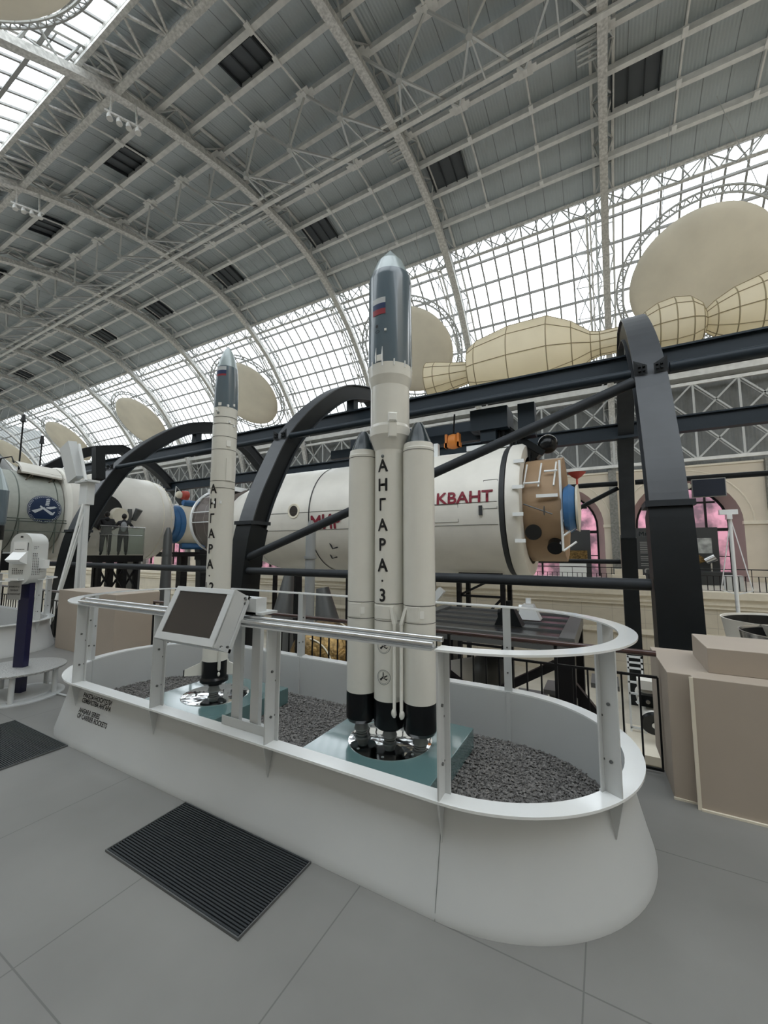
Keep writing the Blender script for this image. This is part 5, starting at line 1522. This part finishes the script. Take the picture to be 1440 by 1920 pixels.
# =================================================================== ROCKETS
def fin_tri(k, c, az, prof, th_=0.006):
    """flat fin: prof = [(radial, z)]"""
    d = Vector((cos(az), sin(az), 0)); s = Vector((-sin(az), cos(az), 0)) * th_
    a = [Vector(c) + d * r + Vector((0, 0, z)) - s for r, z in prof]; b = [p + s * 2 for p in a]; n = len(prof)
    k.add(a + b, [tuple(range(n)), tuple(range(2 * n - 1, n - 1, -1))] + [(i, (i + 1) % n, (i + 1) % n + n, i + n) for i in range(n)])
def emblem(k_ring, k_mark, c, r, z, az, R):
    vs, fs = ring2(R * 0.93, R, 40); wrap_z(k_ring, vs, fs, c, r + 0.0022, z, az)
    vs, fs = ring2(R * 0.80, R * 0.83, 40); wrap_z(k_ring, vs, fs, c, r + 0.0022, z, az)
    for sh in ([(-0.6, -0.28), (-0.38, -0.5), (0.02, -0.02), (-0.06, 0.1)], [(0.05, 0.0), (0.25, -0.02), (0.65, 0.25), (0.5, 0.32), (0.1, 0.12)],
               [(-0.3, 0.12), (-0.2, 0.0), (0.42, -0.36), (0.5, -0.22)], [(0.42, -0.36), (0.55, -0.34), (0.6, -0.1), (0.5, -0.1)],
               [(-0.12, 0.12), (0.06, 0.08), (0.08, 0.24), (-0.1, 0.28)], [(-0.12, 0.32), (0.06, 0.28), (0.08, 0.44), (-0.1, 0.48)], [(-0.12, 0.52), (0.06, 0.48), (0.08, 0.64), (-0.1, 0.68)]):
        wrap_z(k_mark, [(x * R, y * R) for x, y in sh], [tuple(range(len(sh)))], c, r + 0.0025, z, az)
def band(k, c, r, z, h=0.004):
    k.lathe([(r + 0.0003, z - h / 2), (r + 0.0014, z - h / 2), (r + 0.0014, z + h / 2), (r + 0.0003, z + h / 2)], (c[0], c[1], 0), 'z', 48, False)
def flag(t, c, r, z0, z1, a0, a1):
    n = 8
    for i, m_ in enumerate(('flag_red', 'flag_blue', 'flag_white')):
        k = MB(); zz0 = z0 + (z1 - z0) * i / 3; zz1 = z0 + (z1 - z0) * (i + 1) / 3
        rows = [[(c[0] + (r + 0.003) * cos(radians(a0 + (a1 - a0) * q / n)), c[1] + (r + 0.003) * sin(radians(a0 + (a1 - a0) * q / n)), z) for q in range(n + 1)] for z in (zz0, zz1)]
        k.loft(rows, True, False); k.build('flag_stripe', m_, t)
def letters(t, c, r, items, az):
    k = MB()
    for s, z, h, nw in items:
        vs, fs = letter_fit(s, h, 0.0, nw); wrap_z(k, vs, fs, c, r + 0.0025, z, az)
    k.build_each('letter', 'letter', t, 0.004)
def nozzle_prof(z0, zt, r=0.045):
    return [(r * 0.95, z0), (r * 1.0, z0 + 0.003), (r * 1.0, z0 + 0.010), (r * 0.86, z0 + 0.012), (r * 0.86, z0 + 0.018), (r * 1.22, z0 + 0.022), (r * 1.26, z0 + 0.030), (r * 0.85, zt - 0.012), (r * 0.85, zt)]

# ---- larger rocket
RC = (-1.42, 2.67)
ZP = 0.2535
t = thing('rocket_model', 'larger white rocket with two side boosters and slate fairing, reading Ангара 3', 'rocket', (*RC, ZP))
r = 0.115
k = MB(12); k.lathe([(r, 0.545), (r, 2.365), (0.151, 2.462), (0.157, 2.475), (0.157, 2.538), (0.151, 2.56), (0.151, 2.86), (0.171, 2.93), (0.173, 3.02)], (*RC, 0), 'z', 64); k.build('core_stage', 'rocket', t)
k = MB(12); k.lathe([(0.171, 3.02), (0.171, 3.735), (0.166, 3.765), (0.156, 3.795)], (*RC, 0), 'z', 64); k.build('fairing', 'fairing', t)
k = MB(12); k.lathe([(0.1565, 3.794), (0.132, 3.855), (0.100, 3.925), (0.098, 3.926), (0.0, 4.048)], (*RC, 0), 'z', 64, False); k.build('nose_tip', 'fairing_tip', t)
k = MB()
for q in range(12):
    a_ = radians(q * 30 + 8); k.tube([(RC[0] + 0.172 * cos(a_), RC[1] + 0.172 * sin(a_), 2.99), (RC[0] + 0.174 * cos(a_), RC[1] + 0.174 * sin(a_), 3.04)], 0.006, 6)
for a_ in (-100, -82): k.tube([(RC[0] + 0.176 * cos(radians(a_)), RC[1] + 0.176 * sin(radians(a_)), 3.02), (RC[0] + 0.178 * cos(radians(a_)), RC[1] + 0.178 * sin(radians(a_)), 3.07), (RC[0] + 0.174 * cos(radians(a_)), RC[1] + 0.174 * sin(radians(a_)), 3.14)], [0.005, 0.006, 0.001], 6)
k.tube([(RC[0] + 0.17 * cos(radians(5)), RC[1] + 0.17 * sin(radians(5)), 3.0), (RC[0] + 0.18 * cos(radians(5)), RC[1] + 0.18 * sin(radians(5)), 3.02), (RC[0] + 0.178 * cos(radians(5)), RC[1] + 0.178 * sin(radians(5)), 3.7), (RC[0] + 0.165 * cos(radians(5)), RC[1] + 0.165 * sin(radians(5)), 3.78)], 0.006, 8)
k.build('clamp_pins', 'white_top', t)
def patch(t, c, r, az, z, w, h, m, d=0.006, name='cover_plate', bev=0.0):
    k = MB(); n = 4; outer = []; inner = []
    for zz in (z - h / 2, z + h / 2):
        outer.append([(c[0] + (r + d) * cos(az + (q / n - 0.5) * w / r), c[1] + (r + d) * sin(az + (q / n - 0.5) * w / r), zz) for q in range(n + 1)])
        inner.append([(c[0] + (r - 0.002) * cos(az + (q / n - 0.5) * (w + bev) / r), c[1] + (r - 0.002) * sin(az + (q / n - 0.5) * (w + bev) / r), zz + (bev / 2 if zz > z else -bev / 2)) for q in range(n + 1)])
    k.loft(outer, True, False)
    k.loft([inner[1], outer[1]], False, False); k.loft([inner[0], outer[0]], False, False)
    k.loft([[inner[0][0], inner[1][0]], [outer[0][0], outer[1][0]]], False, False); k.loft([[inner[0][-1], inner[1][-1]], [outer[0][-1], outer[1][-1]]], False, False)
    return k.build(name, m, t)
va = radians(-62)
patch(t, RC, 0.171, radians(-91), 3.055, 0.04, 0.05, 'rocket_patch', 0.005)
patch(t, RC, 0.171, radians(-74), 3.27, 0.016, 0.018, 'rocket_patch', 0.006)
patch(t, RC, 0.151, radians(-55), 2.595, 0.045, 0.05, 'rocket_patch', 0.022, 'housing', 0.03)
patch(t, RC, 0.156, radians(-55), 2.50, 0.05, 0.10, 'rocket', 0.008, 'housing', 0.02)
flag(t, RC, 0.171, 3.40, 3.535, -112, -74)
k = MB(); vs, fs = ring2(0.0, 0.012, 12); wrap_z(k, vs, fs, RC, 0.174, 3.31, radians(-98)); vs, fs = ring2(0.014, 0.019, 16, 0.6); wrap_z(k, vs, fs, RC, 0.174, 3.265, radians(-96)); k.build_each('small_mark', 'letter', t)
k = MB(); band(k, RC, r, 1.225); band(k, RC, r, 1.105); k.build_each('joint_line', 'rocket_line', t)
patch(t, RC, r, radians(-90), 1.165, 0.16, 0.09, 'rocket', 0.004, 'girdle', 0.01)
letters(t, RC, r, [('А', 2.240, 0.090, 0.92), ('Н', 2.095, 0.090, 0.92), ('Г', 1.948, 0.087, 0.9), ('А', 1.797, 0.087, 0.92), ('Р', 1.652, 0.087, 0.92), ('А', 1.503, 0.090, 0.92), ('.', 1.39, 0.016, 1.0), ('3', 1.287, 0.088, 0.92)], radians(-90))
k = MB(); k.ellipsoid((RC[0], RC[1] - r - 0.004, 2.31), 0.013, 0.010, 0.013, 12, 8); k.build('knob', 'nozzle', t)
kr, km = MB(), MB(); emblem(kr, km, RC, r, 0.715, radians(-85), 0.052); emblem(kr, km, RC, r, 0.93, radians(-85), 0.052)
kr.build_each('emblem_ring', 'nozzle', t, 0.01); km.build_each('emblem_mark', 'letter', t, 0.01)
k = MB(12); k.lathe([(r, 0.545), (r - 0.001, 0.36), (0.10, 0.345), (0.0, 0.345)], (*RC, 0), 'z', 48); k.build('engine_skirt', 'black_gloss', t)
k = MB(14); k.lathe(nozzle_prof(ZP + 0.002, 0.35, 0.042), (*RC, 0), 'z', 28); k.build('nozzle', 'nozzle', t)
for s in (-1, 1):
    c = (RC[0] + s * 0.240, RC[1])
    b_ = MB(12); b_.lathe([(r, 0.56), (r, 2.355), (r - 0.002, 2.36), (r - 0.007, 2.395)], (*c, 0), 'z', 56); bo = b_.build('booster', 'rocket', t)
    n_ = MB(); n_.lathe([(r - 0.009, 2.393), (0.095, 2.41), (0.075, 2.46), (0.055, 2.51), (0.042, 2.54), (0.028, 2.558), (0.0, 2.565)], (*c, 0), 'z', 48, False); n_.build('nose_cone', 'nose_black', bo)
    l_ = MB(); band(l_, c, r, 2.335); band(l_, c, r, 1.225); band(l_, c, r, 1.105); l_.build_each('joint_line', 'rocket_line', bo)
    sk = MB(12); sk.lathe([(r, 0.562), (r + 0.001, 0.56), (r + 0.001, 0.375), (r - 0.012, 0.35), (0, 0.35)], (*c, 0), 'z', 48); sk.build('engine_skirt', 'black_gloss', bo)
    nz = MB(14); nz.lathe(nozzle_prof(ZP + 0.002, 0.352, 0.044), (*c, 0), 'z', 28); nz.build('nozzle', 'nozzle', bo)
    patch(bo, c, r, radians(-60), 1.165, 0.038, 0.05, 'rocket_patch', 0.003)
    patch(bo, c, r, radians(-90), 1.165, 0.10, 0.10, 'rocket', 0.0035, 'girdle', 0.006)
for x_, side in ((0.062, 0), (0.118, 1)):
    q = MB(); xx = RC[0] + x_ + 0.03; yy = RC[1] - 0.105 - (0.0 if side == 0 else 0.002)
    q.tube([(xx, yy, 0.455), (xx, yy, 0.475), (xx, yy, 0.485), (xx, yy, 1.10)], [0.008, 0.017, 0.012, 0.012], 12)
    q.ellipsoid((xx - (0.004 if side == 0 else -0.004), yy, 0.485), 0.019, 0.019, 0.03, 12, 8)
    q.add([(xx - 0.012, yy - 0.012, 1.09), (xx + 0.012, yy - 0.012, 1.09), (xx + 0.012, yy + 0.03, 1.09), (xx - 0.012, yy + 0.03, 1.09),
           (xx - 0.012 + (-0.03 if side == 0 else 0.03), yy + 0.0, 1.20), (xx + 0.012 + (-0.03 if side == 0 else 0.03), yy + 0.0, 1.20), (xx + 0.012 + (-0.03 if side == 0 else 0.03), yy + 0.04, 1.20), (xx - 0.012 + (-0.03 if side == 0 else 0.03), yy + 0.04, 1.20)],
          [(0, 3, 2, 1), (4, 5, 6, 7), (0, 1, 5, 4), (1, 2, 6, 5), (2, 3, 7, 6), (3, 0, 4, 7)])
    q.build('fuel_pipe', 'rocket', t)

# ---- smaller rocket
R2 = (-3.318, 2.67)
t = thing('rocket_model', 'smaller slender white rocket with fins, reading Ангара 1.2, behind the touch screen', 'rocket', (*R2, ZP))
k = MB(); k.lathe([(r, 0.57), (r, 2.21), (r + 0.001, 2.215), (0.1165, 2.84), (0.115, 2.9), (0.1145, 3.03)], (*R2, 0), 'z', 56); k.build('core_stage', 'rocket', t)
k = MB(); k.lathe([(0.1145, 3.03), (0.1135, 3.22), (0.104, 3.40), (0.098, 3.465)], (*R2, 0), 'z', 56); k.build('fairing', 'fairing', t)
k = MB(14); k.lathe([(0.098, 3.465), (0.080, 3.55), (0.056, 3.622), (0.026, 3.68), (0.0, 3.712)], (*R2, 0), 'z', 56, False); k.build('nose_tip', 'fairing_tip', t)
k = MB()
for zz in (2.215, 2.285, 2.60, 2.73, 2.86, 2.93): band(k, R2, 0.1165, zz, 0.004)
k.build_each('joint_line', 'rocket_line', t)
flag(t, R2, 0.1035, 3.335, 3.452, -105, -45)
letters(t, R2, r, [('А', 2.206, 0.087, 0.92), ('Н', 2.062, 0.090, 0.92), ('Г', 1.917, 0.088, 0.9), ('А', 1.771, 0.088, 0.92), ('Р', 1.623, 0.085, 0.92), ('А', 1.479, 0.085, 0.92), ('.', 1.368, 0.016, 1.0), ('1.2', 1.262, 0.085, 0.85)], radians(-84))
patch(t, R2, 0.1165, radians(-20), 2.66, 0.04, 0.06, 'rocket_patch', 0.01, 'housing')
patch(t, R2, 0.1145, radians(-68), 3.055, 0.03, 0.03, 'rocket_patch', 0.006)
patch(t, R2, 0.1165, radians(-14), 2.40, 0.05, 0.22, 'rocket', 0.01, 'cable_duct')
k = MB()
for a_, zz in ((-30, 3.04), (0, 3.06), (-85, 3.0), (-20, 2.88), (5, 2.85), (-45, 2.07), (-75, 2.07)): k.box(R2[0] + 0.118 * cos(radians(a_)) - 0.008, R2[0] + 0.118 * cos(radians(a_)) + 0.008, R2[1] + 0.118 * sin(radians(a_)) - 0.008, R2[1] + 0.118 * sin(radians(a_)) + 0.008, zz - 0.012, zz + 0.012)
k.build_each('stub', 'white_top', t)
k = MB(); vs, fs = disc2(0.014, 16, 1, 2); wrap_z(k, vs, fs, R2, 0.117, 2.965, radians(-75)); k.build('port_hole', 'nozzle', t)
kr, km = MB(), MB(); emblem(kr, km, R2, r, 0.74, radians(-85), 0.05); kr.build_each('emblem_ring', 'nozzle', t, 0.01); km.build_each('emblem_mark', 'letter', t, 0.01)
k = MB(12); k.lathe([(r, 0.57), (r, 0.42), (r + 0.012, 0.40), (r + 0.012, 0.375), (0.1, 0.35), (0, 0.35)], (*R2, 0), 'z', 48); k.build('engine_skirt', 'black_gloss', t)
k = MB(14); k.lathe(nozzle_prof(ZP + 0.002, 0.352, 0.044), (*R2, 0), 'z', 28); k.build('nozzle', 'nozzle', t)
k = MB(); a_ = radians(-22); q0 = Vector((R2[0] + 0.125 * cos(a_), R2[1] + 0.125 * sin(a_), 0)); k.tube([q0 + Vector((0, 0, 0.49)), q0 + Vector((0, 0, 0.505)), q0 + Vector((0, 0, 0.85))], [0.008, 0.014, 0.014], 10); k.ellipsoid(q0 + Vector((0, 0, 0.46)), 0.012, 0.012, 0.02); k.build('fuel_pipe', 'rocket', t)
for a_ in (-38.9 - 95, -38.9 + 72, 130):
    k = MB(); fin_tri(k, (R2[0], R2[1], 0), radians(a_), [(0.10, 0.60), (0.135, 0.545), (0.265, 0.49), (0.265, 0.435), (0.10, 0.43)]); fo = k.build('fin', 'rocket', t)
    k = MB(); fin_tri(k, (R2[0], R2[1], 0), radians(a_), [(0.262, 0.492), (0.272, 0.488), (0.272, 0.43), (0.262, 0.434)], 0.009); k.build('fin_tip', 'letter', fo)

# ---- third rocket, cut by the left edge
R3 = (-8.98, 2.67)
t = thing('rocket_model', 'rocket with navy pointed fairing cut off by the left picture edge', 'rocket', (*R3, 0.09))
k = MB(12); k.lathe([(0.14, 0.35), (0.14, 1.78), (0.135, 1.80)], (*R3, 0), 'z', 40); k.build('core_stage', 'rocket', t)
k = MB(12); k.lathe([(0.15, 1.80), (0.15, 2.02), (0.168, 2.08), (0.172, 2.62)], (*R3, 0), 'z', 24); k.build('fairing', 'fairing', t)
k = MB(12); k.lathe([(0.152, 1.78), (0.152, 2.05)], (*R3, 0), 'z', 24, False); k.build('black_band', 'black_gloss', t)
k = MB(12); k.lathe([(0.172, 2.62), (0.11, 2.82), (0.05, 2.98), (0.0, 3.06)], (*R3, 0), 'z', 24, False); k.build('nose_tip', 'fairing_tip', t)
k = MB(); k.lathe([(0.1425, 1.25), (0.1425, 1.42)], (*R3, 0), 'z', 40, False); k.build('blue_band', 'navy', t)
k = MB(); k.lathe([(0.09, 0.09), (0.14, 0.35)], (*R3, 0), 'z', 40); k.build('engine_skirt', 'black_gloss', t)

# ---- pedestals
def pedestal(cx, label):
    t = thing('pedestal', label, 'pedestal', (cx, 2.675, 0.08))
    k = MB(); k.box(cx - 0.475, cx + 0.475, 2.20, 3.15, 0.10, 0.25); k.build('plinth', 'teal', t, 0.004)
    k = MB(); k.lathe([(0.302, 0.2505), (0.302, 0.2525), (0.298, 0.2533), (0.0, 0.2533)], (cx, 2.675, 0), 'z', 72); k.build('mirror_disc', 'chrome', t)
    k = MB()
    for q in range(8):
        a_ = 2 * pi * q / 8 + 0.3; k.lathe([(0.010, 0.2533), (0.010, 0.2555), (0.0, 0.256)], (cx + 0.265 * cos(a_), 2.675 + 0.265 * sin(a_), 0), 'z', 10)
    k.build_each('screw', 'nozzle', t)
pedestal(-1.42, 'square teal pedestal with mirror disc under the larger rocket')
pedestal(-3.295, 'square teal pedestal with mirror disc under the smaller rocket')

# =================================================================== TOUCH SCREEN
t = thing('touch_screen', 'dark touch screen in a pale tilted housing on the planter rail', 'screen', (-2.3, 1.9, ZR))
x0, x1 = -2.585, -2.022
u = Vector((0, -0.15, -0.321)).normalized(); n_ = Vector((0, 0.905, -0.423)).normalized()
T0 = Vector((0, 1.75, 1.363)); Lh = 0.354; dp = 0.115
def fp(x, d, e): return Vector((x, T0.y, T0.z)) + u * d + n_ * e
def slab(k, xa, xb, d0, d1, e0, e1):
    P = [fp(x, d, e) for e in (e0, e1) for (x, d) in ((xa, d0), (xb, d0), (xb, d1), (xa, d1))]
    k.add(P, [(0, 1, 2, 3), (7, 6, 5, 4), (0, 4, 5, 1), (1, 5, 6, 2), (2, 6, 7, 3), (3, 7, 4, 0)])
k = MB(); slab(k, x0, x1, 0, Lh, 0.012, dp); slab(k, x0, x1, 0, 0.032, 0, 0.012); slab(k, x0, x1, Lh - 0.045, Lh, 0, 0.012); slab(k, x0, x0 + 0.045, 0.032, Lh - 0.045, 0, 0.012); slab(k, x1 - 0.05, x1, 0.032, Lh - 0.045, 0, 0.012)
k.build('housing', 'white', t, 0.003)
k = MB(); slab(k, x0 + 0.045, x1 - 0.05, 0.032, Lh - 0.045, 0.006, 0.0125); k.build('display', 'screen', t)
k = MB(); xe = x1 + 0.012
for (d0, d1, e0, e1) in ((0.0, 0.022, dp - 0.01, dp + 0.05), (Lh - 0.022, Lh, dp - 0.06, dp + 0.02), (0.0, Lh, dp + 0.0, dp + 0.022)):
    slab(k, x1, xe, d0, d1, e0, e1)
k.build('side_bracket', 'white', t)
k = MB()
for d, e in ((0.02, 0.10), (0.05, 0.115), (Lh - 0.02, 0.06), (Lh - 0.03, 0.105)):
    P = fp(x1, d, e); k.tube([P, P + Vector((0.008, 0, 0))], 0.008, 10)
k.build_each('screw', 'dim_steel', t)
for x in (-2.155, -1.985):
    k = MB(); k.box(x - 0.036, x + 0.036, 1.905, 1.935, ZR + 0.02, 1.22); k.build('support_post', 'white', t, 0.002)
k = MB(); k.box(-2.25, -1.86, 1.890, 1.98, ZR + 0.002, ZR + 0.02); k.box(-2.25, -1.86, 1.882, 1.889, ZR + 0.001, ZR + 0.055); k.box(-2.22, -1.90, 1.86, 2.0, 1.2, 1.215); k.box(-2.1, -1.95, 1.86, 1.95, 1.2, 1.30); k.build_each('bracket', 'white', t)

# =================================================================== SANITISER STAND
SX, SY = -5.78, 2.07
ay = atan2(-SY, -SX)                     # towards the camera
t = thing('dispenser_stand', 'navy post with white perforated dispenser head and round steel shelf at left', 'dispenser', (SX, SY, 0))
k = MB(); Rz = Matrix.Rotation(radians(27), 3, 'Z')
def rb(k, x0, x1, y0, y1, z0, z1):
    P = [Rz @ Vector((x, y, 0)) + Vector((SX, SY, z)) for z in (z0, z1) for x, y in ((x0, y0), (x1, y0), (x1, y1), (x0, y1))]
    k.add(P, [(0, 3, 2, 1), (4, 5, 6, 7), (0, 1, 5, 4), (1, 2, 6, 5), (2, 3, 7, 6), (3, 0, 4, 7)])
rb(k, -0.06, 0.06, -0.035, 0.035, 0.03, 1.25); k.build('post', 'navy', t, 0.003)
k = MB(); n = 20; W, D_ = 0.125, 0.09
outl = []
for q in range(n + 1):
    a_ = pi * q / n; outl.append((W * cos(a_), 1.675 + W * 1.0 * sin(a_)))
for q in range(n + 1):
    a_ = pi + pi * q / n; outl.append((W * cos(a_), 1.335 + W * 0.9 * sin(a_)))
fr = [Rz @ Vector((x, -D_ - 0.03, 0)) + Vector((SX, SY, z)) for x, z in outl]; bkk = [Rz @ Vector((x, D_, 0)) + Vector((SX, SY, z)) for x, z in outl]
k.loft([fr, bkk], True); m0 = len(outl); k.f.append(tuple(range(m0))); k.s.append(False); k.f.append(tuple(range(2 * m0 - 1, m0 - 1, -1))); k.s.append(False)
k.build('dispenser_case', 'plastic', t, 0.006)
k = MB()
rb(k, -0.075, 0.075, -0.135, -0.12, 1.58, 1.70); k.build('front_panel', 'white_top', t)
k = MB(); P = [(-0.08, -0.12, 1.60), (0.08, -0.12, 1.60), (0.08, -0.22, 1.50), (-0.08, -0.22, 1.50), (-0.08, -0.12, 1.45), (0.08, -0.12, 1.45), (0.08, -0.20, 1.48), (-0.08, -0.20, 1.48)]
k.add([Rz @ Vector((x, y, 0)) + Vector((SX, SY, z)) for x, y, z in P], [(0, 1, 2, 3), (4, 7, 6, 5), (0, 4, 5, 1), (3, 2, 6, 7), (0, 3, 7, 4), (1, 5, 6, 2)]); k.build('lever', 'white_top', t)
k = MB(); rb(k, -0.075, 0.065, -0.19, -0.12, 1.275, 1.285); rb(k, -0.075, 0.065, -0.20, -0.19, 1.275, 1.30); k.build('drip_tray', 'white_top', t)
k = MB(); rb(k, 0.125, 0.19, -0.02, 0.05, 1.40, 1.50); rb(k, 0.12, 0.165, -0.01, 0.04, 1.27, 1.28); k.build_each('side_lever', 'white_top', t)
k = MB()
for i in range(6):
    for j in range(4):
        rb(k, -0.075 + i * 0.022 - 0.005, -0.075 + i * 0.022 + 0.005, -0.123, -0.119, 1.34 + j * 0.018, 1.349 + j * 0.018) if not (j == 3 and i > 2) else None
for i in range(5):
    for j in range(14):
        if i + j * 0.15 < 4.6: rb(k, 0.1245, 0.1262, -0.10 + i * 0.022, -0.09 + i * 0.022, 1.33 + j * 0.018, 1.339 + j * 0.018)
for j in range(2):
    for i in range(3 - j): rb(k, 0.1245, 0.1262, -0.09 + i * 0.022, -0.08 + i * 0.022, 1.64 - j * 0.018, 1.649 - j * 0.018)
rb(k, -0.016, 0.012, -0.123, -0.119, 1.745, 1.765); rb(k, 0.077, 0.082, -0.123, -0.119, 1.60, 1.69)
for i in range(6): rb(k, -0.05 + i * 0.018, -0.04 + i * 0.018, -0.138, -0.135, 1.612, 1.618)
k.build_each('vent_grille', 'hole', t, 0.012)
k = MB(); rb(k, -0.105, 0.045, -0.128, -0.122, 1.06, 1.26); nt = k.build('paper_notice', 'paper', t)
k = MB()
for s, z in (('ВРЕМЕННО', 1.195), ('ПРИБОР', 1.155), ('НЕ РАБОТАЕТ', 1.115)):
    vs, fs = text2d(s, 0.024, 0.0005, 'CENTER'); flat_on(k, vs, fs, Rz @ Vector((-0.03, -0.1295, 0)) + Vector((SX, SY, z)), Rz @ Vector((1, 0, 0)), (0, 0, 1))
k.build_each('notice_line', 'letter', nt, 0.008)
k = MB(); k.lathe([(0.405, 0.285), (0.41, 0.29), (0.41, 0.305), (0.40, 0.31), (0.0, 0.31)], (SX, SY, 0), 'z', 56); k.build('shelf', 'checker', t)
k = MB(); k.lathe([(0.41, 0.0), (0.41, 0.012), (0.36, 0.016), (0.30, 0.016), (0.30, 0.035), (0.0, 0.04)], (SX, SY, 0), 'z', 56); k.build('base', 'white', t)
for q in range(5):
    a_ = 2 * pi * q / 5 + 0.75; k = MB(); k.tube([(SX + 0.34 * cos(a_), SY + 0.34 * sin(a_), 0.012), (SX + 0.34 * cos(a_), SY + 0.34 * sin(a_), 0.29)], 0.026, 14); k.build('leg', 'white', t)
k = MB(); k.tube([(-5.45, 2.3, 0.01), (-5.1, 2.33, 0.008), (-4.75, 2.2, 0.008)], 0.012, 8)
tag(k.build('floor_strip', 'white', None, origin=(-5.1, 2.3, 0)), 'thin white cable strip on the floor between stand and planter', 'strip')

for o in list(bpy.data.objects):
    if '_o' in o: del o['_o']
